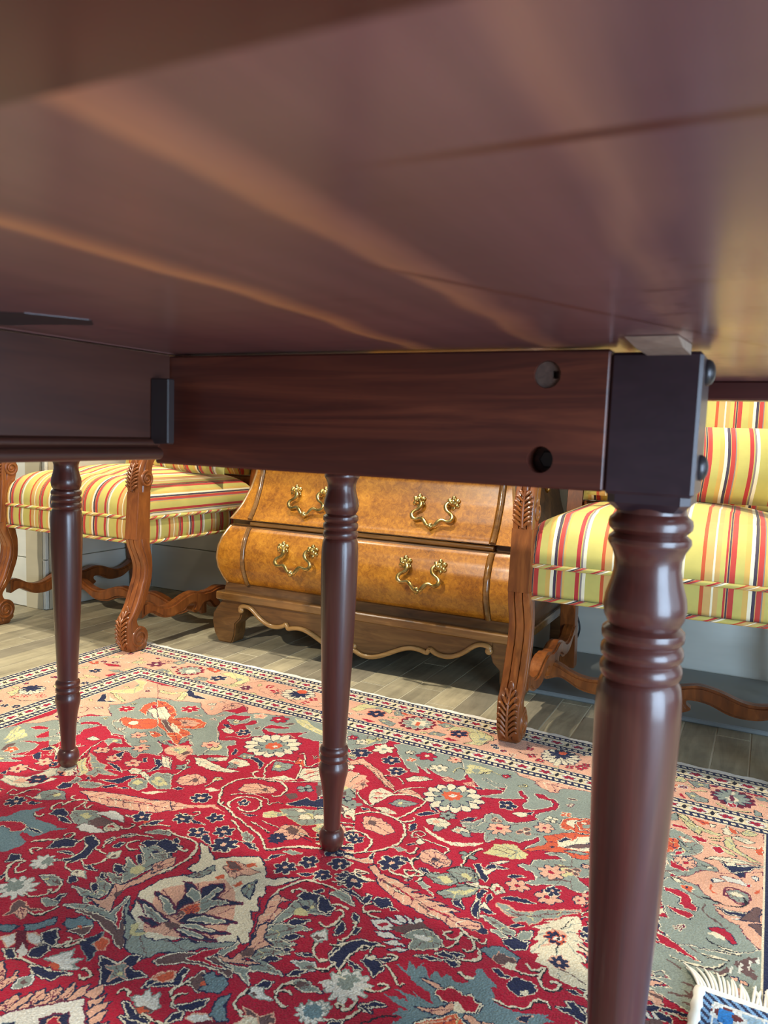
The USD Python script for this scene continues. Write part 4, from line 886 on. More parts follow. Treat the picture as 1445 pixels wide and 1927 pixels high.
P W N 2 -1,1276 10,1283 20,1286 10,1275
P N M 2 -20,1268 -8,1270 7,1272 24,1283 35,1293 18,1270 10,1259 9,1247 4,1242 -3,1247 -9,1258
P R - 0 -3,1261 2,1262 1,1254
P W N 2 -35,1215 -28,1220 -16,1219 -25,1211 -32,1209
P W M 3 -23,1230 -6,1235 7,1236 13,1225 0,1224 -11,1220
P R W 2 13,1229 21,1231 18,1222
F W N 6 26,1251 31,1252
L O 4 -34,1199 -32,1186 -25,1179
P O P 0 26,1215 31,1220 31,1209 27,1209
L M 5 -12,1198 -14,1181 -8,1180 5,1169 16,1175 21,1192 18,1199 4,1207 -12,1199
P G M 3 -10,1193 2,1204 16,1198 18,1185 14,1174 3,1173 -8,1182
P C - 0 -6,1188 2,1198 11,1191 5,1184
L K 4 -41,1160 -24,1157 -2,1154 13,1165 15,1175 11,1184
P N C 3 -21,1143 -12,1140 5,1141 24,1152 11,1138 -6,1133
L W 3 -1,1125 19,1137 32,1150
P B N 3 9,1127 19,1133 31,1138 37,1170 29,1170
P B N 3 22,1124 33,1131 38,1102 29,1112
P Y K 3 -102,1408 -92,1407 -69,1382 -53,1375 -27,1370 -34,1363 -57,1366 -79,1382 -95,1395
P Y K 3 -101,1402 -93,1393 -68,1373 -60,1365 -61,1349 -77,1364
P G K 3 -112,1395 -104,1410 -101,1382 -109,1377
P R C 2 -106,1363 -91,1365 -77,1361 -87,1358 -103,1355
P O - 0 -83,1406 -60,1406 -41,1401 -59,1391
P C K 2 -49,1400 -39,1402 -41,1389 -47,1388
P C K 3 -29,1392 -21,1400 -14,1383 -17,1373 -25,1376
P O C 3 -19,1405 -3,1389 -5,1382 -14,1386
P Y K 3 1,1391 12,1407 29,1402 22,1391 10,1384
P C K 3 -12,1369 0,1376 22,1368 13,1357 -2,1360
P R C 2 -74,1338 -65,1340 -49,1338 -52,1326 -64,1326
L Y 4 -48,1350 -32,1356
L Y 4 -43,1344 -32,1346
P Y N 3 -24,1346 -20,1364 -14,1367 -11,1348 1,1327 31,1303 17,1306 -3,1319 -15,1331
P Y N 3 -44,1330 -32,1330 -15,1320 -2,1306 -14,1310 -32,1322
P R W 2 -38,1315 -28,1324 -21,1308 -30,1303
P C K 3 -46,1274 -32,1288 -9,1296 31,1298 3,1285 -22,1280
P O C 2 25,1341 35,1361 36,1336 29,1329
L C 4 -1,1343 16,1347 25,1349
P N C 3 -22,1275 -8,1273 15,1278 36,1296 15,1268 -7,1252
P C N 2 -19,1274 -8,1283 -1,1277 -12,1268
P G C 3 -110,1338 -102,1346 -83,1339 -64,1320 -54,1311 -52,1296 -60,1280 -76,1265 -102,1258
P O C 3 -108,1312 -96,1316 -89,1309 -88,1289 -96,1270 -102,1263
P R C 2 -90,1271 -80,1280 -81,1268 -88,1262
P G K 3 -88,1309 -79,1297 -69,1294 -75,1282 -83,1292
P C O 2 -90,1325 -79,1320 -68,1318 -80,1311
F P N 8 -74,1245 -58,1249
P R C 2 -101,1245 -87,1232 -69,1227 -76,1218 -93,1221
P C K 2 -1250,923 -1250,923 -1250,923
P G C 3 -1290,938 -1250,967 -1284,964 -1262,987 -1270,985 -1316,957
F O C 5 -1310,994 -1298,998
P N C 2 -1252,996 -1254,1015 -1229,998 -1230,987
F P N 6 -1209,988 -1193,994
F P N 6 -1225,944 -1210,953
P N C 2 -1237,914 -1235,927 -1227,914
P N C 2 -1263,1023 -1257,1040 -1240,1043 -1247,1026
P C K 2 -1246,1043 -1240,1050 -1208,1023 -1210,1016
P N C 1 -1215,1019 -1213,1027 -1191,1008 -1198,1007
L C 2 -1213,958 -1183,958 -1166,980
P C G 3 -1212,895 -1219,910 -1201,918 -1181,925 -1175,945 -1166,980 -1146,963 -1152,947 -1130,950 -1136,934 -1139,911 -1154,894 -1178,893
L G 3 -1199,900 -1157,911
F N R 6 -1157,931 -1140,938
P Y C 2 -1157,1022 -1155,1043 -1159,1053 -1102,995 -1103,983 -1133,1006
P G P 3 -1168,1061 -1147,1054 -1121,1038 -1096,1035 -1089,1020 -1046,1017 -1070,1005 -1085,1005 -1078,990 -1100,991 -1104,1011
P R - 0 -1156,1042 -1156,1049 -1116,1010 -1122,1013
L K 2 -1159,1021 -1167,1055 -1191,1094 -1189,1117
L C 2 -1164,1028 -1184,1078 -1193,1118
P G C 2 -1189,1117 -1190,1131 -1165,1142 -1148,1128 -1168,1122 -1165,1107
P C K 2 -1228,1107 -1228,1122 -1206,1121 -1211,1107
F P N 6 -1157,1084 -1142,1090
F P N 6 -1108,1068 -1093,1074
P N C 2 -1117,1082 -1117,1098 -1103,1087 -1101,1076
P N C 2 -1104,1048 -1082,1049 -1050,1032 -1073,1037
F P N 5 -1062,1071 -1046,1077
P N C 1 -1061,1097 -1056,1103 -1044,1091 -1047,1086
L C 2 -1214,1066 -1205,1082
P N C 2 -1063,987 -1041,997 -1028,1028 -1015,1036 -1021,992
P N C 2 -1034,968 -1025,985 -1014,986 -1025,968
P C K 2 -1046,1043 -1046,1055 -1022,1055 -1019,1042 -1033,1036
P C K 2 -1020,1045 -1015,1054 -986,1042 -988,1032
P G C 2 -996,996 -1012,1015 -1004,1031 -983,1027 -968,1008 -969,992
P Y - 0 -1001,1010 -1001,1024 -987,1019 -989,1006
P G C 2 -986,1030 -993,1061 -968,1070 -928,1027 -945,1014
P Y - 0 -978,1030 -969,1052 -942,1035 -953,1022
P N C 2 -1008,979 -997,991 -990,987
P C C 1 -960,989 -946,1003 -926,1012 -938,994
P N C 3 -1041,1106 -1029,1107 -1008,1094 -1003,1073 -1009,1057 -1012,1085
P C N 2 -1037,1121 -1021,1124 -985,1090 -997,1088
P N C 2 -1100,926 -1108,946 -1097,958 -1082,940 -1091,927
P G C 2 -1099,952 -1107,975 -1092,972 -1086,954
P G C 2 -1088,958 -1070,972 -1038,977 -1045,959 -1068,951
P N C 1 -1084,975 -1089,986 -1077,978
P G N 2 -1104,880 -1109,902 -1098,920 -1075,922 -1052,903 -1071,892 -1088,879
P C - 0 -1104,880 -1104,895 -1088,884
L B 2 -1091,892 -1085,912
L C 3 -1123,879 -1103,880
L C 3 -1158,868 -1160,882 -1152,885
L C 3 -1150,867 -1137,880 -1133,899 -1118,902
F N C 7 -1120,855 -1104,862
P N C 2 -1099,860 -1094,870 -1077,873 -1085,863
L C 4 -1043,867 -1052,876 -1050,892 -1040,888 -1040,903 -1012,924
L C 4 -1033,912 -1050,914 -1052,924
L C 3 -1010,887 -1016,902 -1016,917 -1009,906 -1000,902 -998,911
P P N 4 -1054,938 -1043,947 -1018,956 -991,963 -958,972 -929,974 -894,990 -874,967 -889,949 -916,938 -944,930 -979,924 -1006,923
L R 2 -998,943 -957,957 -910,965
L B 4 -961,945 -944,955
L C 2 -990,948 -967,951
P T - 0 -1104,803 -1086,814 -1083,838 -1065,859 -1057,868 -1060,843 -1037,829 -1011,835 -989,831 -970,837 -987,819 -992,803 -998,793 -1022,794 -1022,786 -992,775 -991,760 -996,745 -1012,735
P R C 3 -1090,793 -1072,803 -1061,810 -1047,814 -1029,807 -1028,795 -1039,788 -1059,793 -1080,786
P N C 2 -1029,807 -1015,811 -996,809 -1012,804
L C 4 -1058,846 -1048,840 -1040,843 -1042,849
P N C 3 -1033,854 -1037,871 -1030,879 -1013,875 -1006,866 -1020,857
P N C 3 -1019,858 -1001,859 -982,852 -995,849
P G C 3 -1000,869 -1007,884 -993,896 -973,899 -949,886 -944,866 -957,854 -980,858
P Y G 0 -986,877 -984,888 -968,883 -967,873
P B - 0 -959,870 -955,891 -926,890 -925,873 -938,861
P W B 3 -970,896 -950,917 -928,912 -909,896 -932,895 -948,895
P W B 3 -962,847 -960,861 -942,863 -911,860 -930,848 -948,842
P C K 3 -925,868 -923,887 -901,883 -897,874 -913,862
P R - 0 -922,873 -918,881 -906,878
P N C 3 -923,915 -905,921 -888,936 -882,925 -899,915
F N C 5 -898,925 -882,932
P O - 0 -887,917 -880,919 -878,912
P N C 3 -876,910 -872,924 -861,935 -861,915
L C 4 -902,886 -890,885 -886,896 -894,900
L C 4 -870,896 -874,907 -857,917 -835,924
P G C 3 -855,890 -845,904 -823,911 -815,903 -828,900
P N C 4 -950,780 -956,800 -947,813 -926,817 -922,804 -939,788
L C 4 -985,781 -979,791 -957,808
L C 4 -956,820 -955,829 -947,830 -944,821
L C 4 -986,781 -976,791 -957,808
L C 4 -957,821 -957,828 -948,830 -944,824
P N C 4 -949,779 -955,799 -949,815 -926,817 -921,803 -940,788
P N C 4 -906,766 -895,780 -902,814 -924,834 -920,842 -895,831 -888,815 -878,790 -890,772
P N C 3 -928,783 -915,789 -902,789 -914,784
P N C 3 -890,838 -889,854 -882,854 -881,837
P N C 3 -881,866 -870,878 -863,878 -872,867
L C 4 -878,824 -885,836 -882,857 -863,878 -833,883
P N C 3 -866,832 -869,850 -860,853 -860,835
L C 4 -833,845 -846,843 -854,854 -845,868
L C 4 -924,822 -924,834
L C 4 -889,818 -864,815
P C G 4 -857,810 -858,819 -848,831 -840,818 -843,810
P B - 0 -851,813 -851,819 -846,818 -844,813
L C 4 -856,783 -851,794 -851,808
L C 4 -892,774 -888,762 -874,756 -867,756
L C 3 -879,782 -869,777 -860,780
P N C 3 -864,773 -859,779 -841,772 -853,770
P C G 4 -864,749 -866,759 -856,763 -840,755 -854,749
P B - 0 -863,754 -862,758 -857,755
P N C 3 -860,743 -854,749 -845,743 -848,735
F W G 9 -924,752 -908,762
E G 6 - -919,757 -909,761
P N C 3 -980,741 -973,746 -959,739 -970,725
L C 5 -958,759 -970,767 -967,774 -959,775 -960,769
L C 5 -928,694 -944,702 -956,715 -960,731 -951,738
L C 5 -928,725 -933,717 -941,717 -949,727 -949,737
F W G 10 -901,690 -876,701
E G 7 - -908,692 -895,696
P N C 2 -947,696 -946,704 -939,691
P G C 4 -899,726 -884,733 -861,732 -855,723 -870,717
P B - 0 -872,723 -867,729 -861,726 -865,722
L C 4 -860,730 -849,716 -850,705
L C 4 -879,684 -864,689 -855,697 -855,707 -860,707
P G C 4 -851,688 -843,695 -826,695 -823,688 -832,682
P N C 3 -834,696 -835,708 -832,711 -827,697
L C 4 -818,687 -820,672 -826,662 -842,659
P P B 3 -858,649 -860,660 -861,666 -844,660 -834,649 -836,645
P B P 3 -866,638 -864,649 -876,663 -874,671 -863,673 -847,665 -828,670 -839,663 -860,663 -859,646
P T N 4 -851,625 -840,632 -828,635 -827,622 -838,619
P T N 4 -825,640 -813,650 -805,663 -801,671 -793,661 -802,645 -811,634
P D - 0 -821,626 -811,632 -785,612 -797,605
P W P 4 -827,609 -825,615 -818,622 -806,611 -809,603
P W P 4 -806,629 -800,635 -786,635 -780,625 -791,622
P N C 4 -787,637 -782,646 -780,655 -768,645 -778,637
P N C 4 -779,629 -769,637 -754,630 -765,623
P T N 4 -781,665 -787,678 -775,680 -775,689 -763,684 -757,690 -748,684 -758,675 -762,668 -770,663
P B C 4 -765,661 -758,667 -746,682 -742,668 -744,661 -756,660
P O - 0 -764,671 -758,674 -755,669 -759,668
L C 4 -744,659 -735,659
P G C 4 -837,730 -820,731 -792,733 -783,735 -789,722 -795,713 -808,721 -825,727
P G C 4 -827,763 -811,761 -790,757 -785,741 -792,733 -808,750
P G C 4 -821,780 -803,780 -795,781 -787,772 -795,764 -807,771
P G C 4 -826,822 -804,811 -794,813 -792,825 -833,855 -815,854 -797,853 -791,864 -779,863 -766,848 -776,823 -781,799 -783,774 -788,775 -804,797
P N C 3 -820,746 -817,751 -803,743 -803,736 -814,740
P N C 3 -829,772 -826,777 -814,766 -819,764
P N C 3 -829,800 -817,803 -804,793 -806,785 -819,791
P N C 3 -819,832 -816,838 -799,825 -800,817
P N C 3 -837,864 -834,874 -811,886 -795,881 -816,873 -823,860
P G N 3 -824,856 -813,870 -786,870 -774,858 -794,850
P N - 0 -806,853 -801,860 -793,856 -797,848
P P N 5 -801,722 -779,725 -774,731 -785,753 -791,764 -779,770 -772,791 -771,816 -765,834 -755,836 -746,827 -758,809 -764,782 -770,762 -771,749 -764,734 -747,713 -760,709 -772,717
P G C 4 -813,693 -802,703 -783,710 -764,713 -745,711 -747,725 -753,749 -742,734 -731,710 -733,704 -757,704 -786,701
P B C 4 -790,694 -766,702 -732,701 -716,694 -746,738 -727,725 -707,696 -683,686 -686,668 -708,680 -741,691 -767,696
P R C 3 -722,699 -739,718 -744,733 -724,709 -713,693
P N R 4 -724,673 -725,680 -717,669 -720,657 -732,650 -736,656
P O P 4 -721,661 -717,669 -709,671 -701,665 -705,658 -713,654
L C 4 -757,628 -748,641 -737,655
P C N 5 -747,769 -743,794 -743,801 -732,814 -723,828 -707,843 -728,844 -727,867 -740,890 -759,910 -744,907 -719,890 -708,879 -705,892 -688,905 -657,923 -641,913 -621,892 -614,879 -595,895 -573,906 -587,878 -585,862 -601,869 -590,847 -598,842 -580,815 -587,808 -568,787 -553,757 -558,749 -575,761 -565,745 -578,738 -597,729 -628,720 -650,702 -677,697 -723,727
P G N 4 -739,733 -747,747 -723,721 -705,717 -697,697 -686,706 -674,696 -656,696 -644,708 -630,708 -626,718 -608,720 -594,731 -565,745 -566,737 -590,721 -611,701 -635,685 -646,666 -677,671
P P P 0 -724,788 -706,809 -691,824 -663,850 -640,837 -623,821 -605,798 -593,772 -590,744 -607,729 -644,716 -683,705 -704,738 -716,761
P N M 5 -710,818 -701,818 -690,815 -675,803 -667,783 -674,773 -672,756 -687,778 -688,796
P N M 5 -668,802 -676,816 -673,831 -659,839 -648,826 -647,810 -631,810 -608,817 -619,805 -635,795 -640,781 -649,787
P G C 4 -683,793 -690,808 -677,806 -664,797 -667,789
P G C 4 -660,793 -659,829 -654,826 -654,800 -648,800 -631,810 -626,807 -641,792 -640,781 -642,771 -653,779
P O P 3 -669,764 -666,778 -658,785 -648,776 -648,764 -659,761
P N M 5 -727,777 -707,776 -680,763 -670,754 -675,749 -694,758
P G C 4 -714,772 -698,769 -675,757 -677,750 -691,757
P N M 5 -738,755 -710,752 -672,739 -664,735 -675,728 -701,734
P G C 4 -720,747 -698,744 -670,734 -677,730 -696,733
P N M 5 -708,727 -688,729 -672,725 -678,718
P N M 5 -660,746 -655,760 -631,771 -605,777 -588,780 -600,771 -620,757 -647,742
P G C 4 -644,752 -637,763 -620,771 -604,773 -617,763
P N M 5 -649,738 -628,750 -603,753 -579,756 -597,748 -609,744 -635,737
P G C 4 -647,737 -632,748 -604,752 -618,745
P N M 5 -649,729 -631,737 -603,737 -587,738 -609,728 -631,723
P G C 4 -645,729 -632,734 -606,733 -619,729
L P 3 -664,741 -663,756
L P 3 -657,742 -658,759
P B - 0 -668,730 -659,738 -646,734 -654,724
P P B 3 -685,873 -680,883 -680,894 -667,894 -650,890 -630,891 -638,879 -652,874 -653,860 -663,861
P B O 3 -691,888 -678,892 -659,884 -673,876
P O P 0 -660,897 -648,907 -643,901 -653,891
P O P 0 -679,848 -673,858 -666,852 -673,845
P O P 0 -645,844 -641,860 -634,854 -638,845
P G N 5 -718,831 -711,840 -703,852 -699,868 -691,859 -696,843 -706,832
P G N 5 -628,844 -628,860 -622,872 -612,847 -605,831 -614,833
L C 6 -828,914 -795,910 -773,910 -756,896 -746,871 -748,844 -754,822 -755,814
P N C 3 -814,870 -819,883 -812,891 -797,888 -779,886 -775,869 -784,864 -800,870
P G C 3 -802,849 -784,860 -773,851 -786,840
P P N 4 -779,825 -773,844 -772,852 -765,860 -755,847 -756,828 -766,811
P N C 2 -803,897 -799,903 -788,893 -794,890
L C 3 -781,881 -765,879 -768,885
P R N 3 -600,867 -585,878 -570,901 -552,911 -522,909 -492,859 -532,819 -511,776 -549,754 -564,784 -576,814
L C 6 -578,847 -578,876 -567,897 -558,908 -542,910 -522,910
P P N 5 -546,748 -552,768 -567,805 -573,831 -578,847 -575,858 -559,855 -553,855 -562,847 -563,831 -549,833 -545,823 -552,807 -546,785 -532,756
P G C 4 -548,818 -547,843 -545,863 -542,874 -500,858 -490,855 -511,846 -532,834 -537,816 -543,798 -547,811
P G C 4 -543,779 -545,797 -533,807 -514,815 -494,816 -513,805 -522,791 -528,776 -538,769
P G C 4 -532,764 -522,777 -510,782 -496,783 -507,770 -527,759
P N C 3 -529,812 -525,824 -508,830 -515,817
P N C 3 -519,787 -514,795 -497,797 -507,788
P N C 3 -551,869 -548,880 -532,886 -515,883 -500,873 -491,857 -503,856 -525,868 -539,866
P G N 2 -544,860 -531,871 -508,862 -508,853 -521,846
P N - 0 -531,850 -528,857 -520,854 -524,845
L C 4 -563,875 -557,885 -543,883
P N C 2 -537,890 -527,899 -522,895 -532,889
P W G 4 -487,805 -485,815 -473,819 -469,810 -477,803
P B - 0 -483,806 -481,812 -474,812 -476,805
L K 4 -477,800 -474,789
P N C 2 -642,920 -642,939 -626,947 -640,929
P G C 2 -630,954 -624,963 -605,964 -616,952
L C 3 -618,942 -602,934 -583,940
F N C 6 -605,919 -589,927
F N C 6 -582,951 -567,958
P N C 2 -580,914 -570,923 -556,928 -567,916
F N C 6 -548,927 -537,934
L C 4 -661,947 -647,958 -619,976 -586,989
F N C 7 -725,924 -704,932
P N C 2 -704,946 -696,951 -671,939 -686,937
F N C 6 -539,969 -524,976
F N C 6 -547,931 -534,937
F N C 6 -500,940 -481,946
P N C 2 -532,943 -521,951 -513,946 -521,941
L C 3 -527,926 -511,932
L C 4 -491,968 -501,969 -507,959 -496,952 -472,955
L C 5 -541,910 -522,911 -505,909
P G C 4 -510,897 -506,908 -487,904 -473,888 -490,893
P N C 3 -506,914 -490,918 -467,906 -467,922 -460,919 -458,906 -462,900 -479,909
L C 4 -448,887 -454,888 -459,897 -452,904
P N C 3 -452,910 -449,921 -434,926 -425,916 -434,905 -444,905
P N C 2 -427,912 -412,909 -422,906
L C 4 -427,881 -443,883 -446,889 -434,896
P P N 5 -495,986 -492,995 -474,978 -446,972 -428,972 -435,965 -408,968 -418,959 -404,958 -380,963 -391,953 -358,954 -375,948 -338,949 -354,940 -329,937 -305,937 -301,924 -322,920 -336,914 -355,922 -369,917 -388,923 -402,927 -417,927 -436,937 -451,943 -462,950 -475,968
L R 3 -443,960 -423,953 -405,945
L B 5 -458,961 -445,956
L C 4 -440,953 -424,949
L B 5 -392,938 -373,931
L C 4 -375,925 -358,923
L R 3 -374,937 -346,933
P P C 3 -542,991 -520,996 -507,1008 -499,998 -513,993
P N C 2 -511,1009 -509,1023 -505,1012 -507,1004
F N C 6 -473,1011 -454,1019
P N C 2 -467,1031 -459,1034 -448,1027 -456,1025
P P N 3 -444,1048 -442,1067 -418,1074 -394,1061 -408,1033 -429,1039
L N 2 -426,1044 -404,1036
L N 2 -421,1054 -397,1050
L C 4 -443,1045 -448,1031 -436,1014 -416,1010
P N C 3 -430,1020 -422,1022 -413,1015 -423,1013
L C 4 -464,991 -449,986 -431,993
L C 4 -439,1008 -445,1001 -438,994 -418,1006
P N C 1 -437,980 -429,991 -427,989 -433,979
P G C 3 -418,985 -414,990 -397,982 -401,975
P N C 2 -400,976 -382,967 -392,971
L C 4 -417,988 -417,998
P G K 3 -416,1009 -410,1017 -400,1014 -388,1028 -363,1019 -373,1000 -394,998
P G K 3 -390,1037 -380,1053 -359,1055 -346,1036 -360,1018
P Y - 0 -395,1011 -387,1022 -372,1014 -381,1002
P Y - 0 -367,1037 -352,1039 -353,1028
P G K 3 -380,978 -370,993 -356,1008 -334,1017 -334,995 -350,977 -369,969
P Y - 0 -366,989 -353,1000 -336,1010 -344,990 -358,984
P N C 3 -354,969 -346,975 -335,959 -344,960
P C N 2 -354,1018 -339,1030 -336,1022
P N C 3 -327,972 -324,989 -310,948 -319,954
P W N 4 -435,871 -419,883 -406,877 -394,873 -406,864 -418,862
P R - 0 -423,870 -417,879 -410,875 -414,867
P W N 3 -419,854 -404,860 -384,858 -397,851 -412,850
P W N 3 -399,840 -387,851 -373,849 -386,842
P W N 3 -387,832 -379,841 -368,845 -375,836
P W N 3 -420,888 -406,890 -393,887 -406,883
P W N 3 -411,897 -400,899 -390,891 -399,889
P W N 3 -399,904 -390,902 -378,893 -387,893
P W N 3 -385,908 -376,907 -370,897 -376,894
P B - 0 -408,871 -393,884 -372,902 -355,893 -354,883 -374,877 -389,868
P G C 3 -384,866 -370,884 -356,890 -337,883 -333,865 -351,854 -367,848 -368,865
P W G 2 -373,872 -358,878 -348,876 -354,868
L C 4 -334,876 -319,885 -319,908 -321,894 -334,892 -340,899 -332,906
L C 4 -324,916 -308,907 -295,907
L C 4 -306,906 -295,894 -296,883 -305,881
P N C 3 -463,823 -468,834 -468,849 -458,842 -457,829
P N C 3 -465,873 -456,873 -449,860 -458,864
P N C 3 -443,832 -446,849 -440,850 -437,838
L C 4 -452,818 -445,826 -446,849 -452,856
P N C 4 -450,787 -446,811 -432,823 -416,830 -400,832 -415,818 -425,810 -433,789 -445,782
L C 4 -459,805 -449,804 -440,817
P N C 3 -522,881 -509,882 -493,871 -496,855 -507,855
L C 4 -497,878 -487,881 -475,879
L C 4 -494,835 -475,837 -475,862 -488,868
P C G 4 -483,817 -478,825 -472,818 -470,804 -474,802
P B - 0 -481,813 -476,817 -475,809
P N C 2 -354,841 -340,847 -342,842
P N C 3 -331,857 -317,867 -301,866 -313,857
P N C 4 -446,779 -444,797 -438,820 -422,832 -401,834 -412,820 -425,810 -426,795 -427,778 -426,770
L C 4 -459,805 -449,805 -441,816
L C 4 -406,814 -406,828 -395,833
L C 4 -423,767 -425,775 -424,808 -411,823
P N C 3 -424,787 -417,787 -401,782 -409,779
P N C 4 -407,797 -406,807 -389,805 -378,797 -381,778 -394,790
P C N 2 -405,805 -399,813 -393,807 -398,802
P N C 3 -393,807 -384,814 -374,820 -382,809
L C 4 -385,821 -376,826 -372,821 -378,813
L C 4 -383,799 -372,801 -357,787 -350,780 -346,785
P N C 3 -355,840 -338,845 -321,848 -330,841
P N C 3 -330,855 -324,863 -308,860 -313,855
P N C 3 -317,867 -307,870 -300,867 -307,863
P N C 3 -317,849 -307,854 -298,849 -307,843
L C 4 -300,855 -298,861 -284,868 -286,880
L C 4 -295,838 -283,833 -275,838
F W G 11 -402,749 -375,760
E G 7 - -406,757 -393,760
P C - 0 -419,761 -412,762 -410,757
L C 4 -380,757 -366,761 -360,771 -365,774 -371,770
P T - 0 -367,810 -351,810 -357,827 -344,816 -341,829 -328,816 -320,808 -319,824 -310,818 -306,827 -292,819 -280,824 -273,847 -244,768 -331,719 -324,739 -336,736 -334,747 -316,749 -359,758 -335,762 -324,762 -350,772 -320,772 -332,778 -302,770 -312,787 -328,790 -340,794 -349,803
P P N 4 -331,803 -326,805 -301,804 -306,798 -321,799
P R C 4 -304,790 -302,799 -292,806 -279,805 -277,799 -267,806 -256,798 -254,786 -264,782 -276,789 -291,783
P P N 4 -317,758 -301,763 -290,773 -283,783 -278,778 -285,764 -304,756
P C - 0 -281,786 -276,789 -263,777 -277,773
P O C 3 -306,736 -295,747 -281,763 -270,771 -258,760 -307,732
L P 3 -301,739 -288,750 -275,763
P P N 4 -264,776 -255,777 -245,770 -244,768 -254,763
L C 4 -395,714 -396,719 -389,718 -390,713 -383,716 -379,733
L C 4 -398,693 -382,700 -372,715 -373,729
P N C 3 -372,731 -363,742 -348,743 -359,735
P N C 3 -372,727 -366,729 -357,726 -364,724
F W G 8 -411,705 -401,709
L K 4 -360,706 -352,717 -348,725 -332,734
P N C 3 -390,686 -388,693 -379,698 -379,692
L C 3 -456,773 -449,777
L C 4 -447,758 -437,762 -436,776
P N C 4 -692,644 -671,644 -663,644 -663,663 -650,668 -647,655 -646,646 -632,647 -617,646 -633,634 -645,619 -655,611
P G P 3 -664,641 -661,650 -650,648 -650,639 -636,633 -651,629 -653,619 -658,632 -672,634
P N G 3 -733,649 -733,657 -725,680 -720,669 -721,653 -705,650 -701,632 -710,636
P O P 4 -717,658 -718,670 -704,668 -699,655 -708,653
L C 4 -755,629 -746,634 -746,644 -754,650
L C 4 -746,634 -736,645 -733,657
P W P 4 -825,607 -823,613 -820,623 -804,611 -807,602 -815,605
P W P 4 -807,630 -797,633 -784,635 -776,622 -787,620
P D - 0 -824,629 -814,634 -780,609 -792,602
P W - 0 -786,599 -796,613 -786,609 -773,606 -772,596
P N C 4 -806,597 -795,601 -778,591 -791,588
P N C 4 -768,603 -776,614 -766,627 -756,620 -755,606
P N C 4 -790,640 -780,654 -766,643 -759,629 -775,630
L C 4 -781,591 -761,596 -741,595 -733,600
P W G 4 -745,609 -737,624 -730,635 -720,623 -709,630 -712,616 -700,613 -715,605 -727,610
P O - 0 -736,602 -735,608 -725,609 -718,603 -727,600
P N C 4 -751,591 -743,596 -723,595 -700,604 -711,595 -712,586 -728,584 -740,584
L C 4 -689,610 -683,607 -679,611 -681,619 -690,621 -694,617
P G W 4 -736,557 -744,570 -734,580 -726,571 -732,563
P B - 0 -739,568 -736,574 -730,571 -733,567
P P N 5 -793,572 -786,581 -772,572 -761,560 -770,555
P P N 5 -764,550 -756,566 -756,577 -747,564 -747,547 -752,541
P P N 5 -732,527 -729,533 -724,553 -716,545 -714,531 -726,523
P P N 5 -713,530 -715,543 -714,562 -705,555 -705,539
P P N 5 -705,539 -703,550 -708,566 -706,574 -694,566 -694,557 -696,544
P P N 5 -694,547 -689,557 -695,571 -693,583 -681,575 -682,564 -685,552
P P N 5 -682,556 -679,568 -683,584 -683,596 -671,587 -668,572 -671,561
P P N 5 -668,572 -671,587 -667,602 -660,591 -662,579
P P N 5 -657,588 -658,601 -654,612 -645,603 -645,589 -652,587
P P N 5 -646,582 -642,588 -638,603 -635,590 -638,578
P P N 5 -637,570 -635,582 -625,596 -622,583 -626,567
P P N 5 -625,563 -623,574 -616,582 -613,572 -615,560
P P N 5 -613,562 -602,572 -602,568
P W M 6 -717,516 -699,540 -678,558 -656,582 -624,556 -707,509
P N M 4 -666,532 -670,538 -667,546 -652,560 -637,548
P R P 4 -659,536 -663,542 -655,551 -645,544
P N T 3 -701,512 -702,516 -691,522 -687,520
P N C 4 -611,602 -605,603 -581,596 -564,592 -573,587 -595,592
P N C 4 -599,586 -585,586 -569,586 -580,580
P W G 4 -607,612 -598,620 -600,630 -586,622 -584,632 -572,615 -574,604 -590,605
P O B 3 -592,602 -584,606 -575,605 -577,598
L C 4 -578,600 -561,596 -547,599
L C 4 -629,611 -628,617 -620,620 -612,614
P N C 4 -608,631 -610,644 -590,655 -583,647 -600,638
P O P 4 -610,648 -606,659 -602,668 -590,655 -601,648
P N C 4 -604,633 -599,647 -585,653 -590,678 -584,679 -576,651 -588,647
P O P 4 -606,650 -603,663 -596,670 -589,658 -595,650
P B C 4 -571,658 -568,671 -565,687 -558,682 -564,674 -553,680 -547,670 -546,657 -561,660
P T N 4 -561,682 -557,690 -550,688 -536,690 -527,681 -527,666 -540,661 -550,662 -546,673
P O - 0 -556,669 -554,675 -548,672 -550,666
L C 4 -571,636 -577,648 -569,662
L C 4 -559,646 -566,640 -564,630 -556,628
P N C 4 -560,624 -544,637 -538,644 -531,650 -527,639 -536,631 -547,625
P N C 4 -547,601 -549,612 -543,623 -539,616
P W P 4 -534,620 -529,627 -515,631 -506,628 -516,620
P T N 4 -512,633 -516,648 -520,657 -514,669 -507,652 -493,637 -501,633
P D - 0 -522,619 -493,635 -489,631 -518,615
P N C 3 -495,697 -491,708 -481,711 -485,698
P W G 4 -496,683 -496,692 -488,697 -481,690 -467,687 -481,683
P B - 0 -494,684 -491,688 -486,685 -489,682
L C 5 -500,686 -502,675 -502,665 -493,657 -476,652
P B P 4 -489,662 -480,661 -464,659 -454,671 -445,662 -451,653 -460,647 -475,655
P C P 4 -482,638 -476,652 -465,657 -456,649
P G C 4 -462,722 -459,728 -448,730 -436,726 -423,724 -443,717
P B - 0 -459,721 -456,728 -449,728 -451,719
L C 5 -461,721 -469,714 -469,701 -459,689 -446,686
L C 4 -454,707 -464,708 -465,698
F W G 11 -416,692 -399,700
E T 8 - -415,695 -404,699
P W - 0 -435,738 -427,751 -419,737 -427,733
P G W 4 -480,755 -470,758 -457,763 -453,753 -459,747 -469,751
P B - 0 -463,753 -460,759 -455,756 -458,751
P N C 4 -473,730 -472,740 -462,748 -463,738
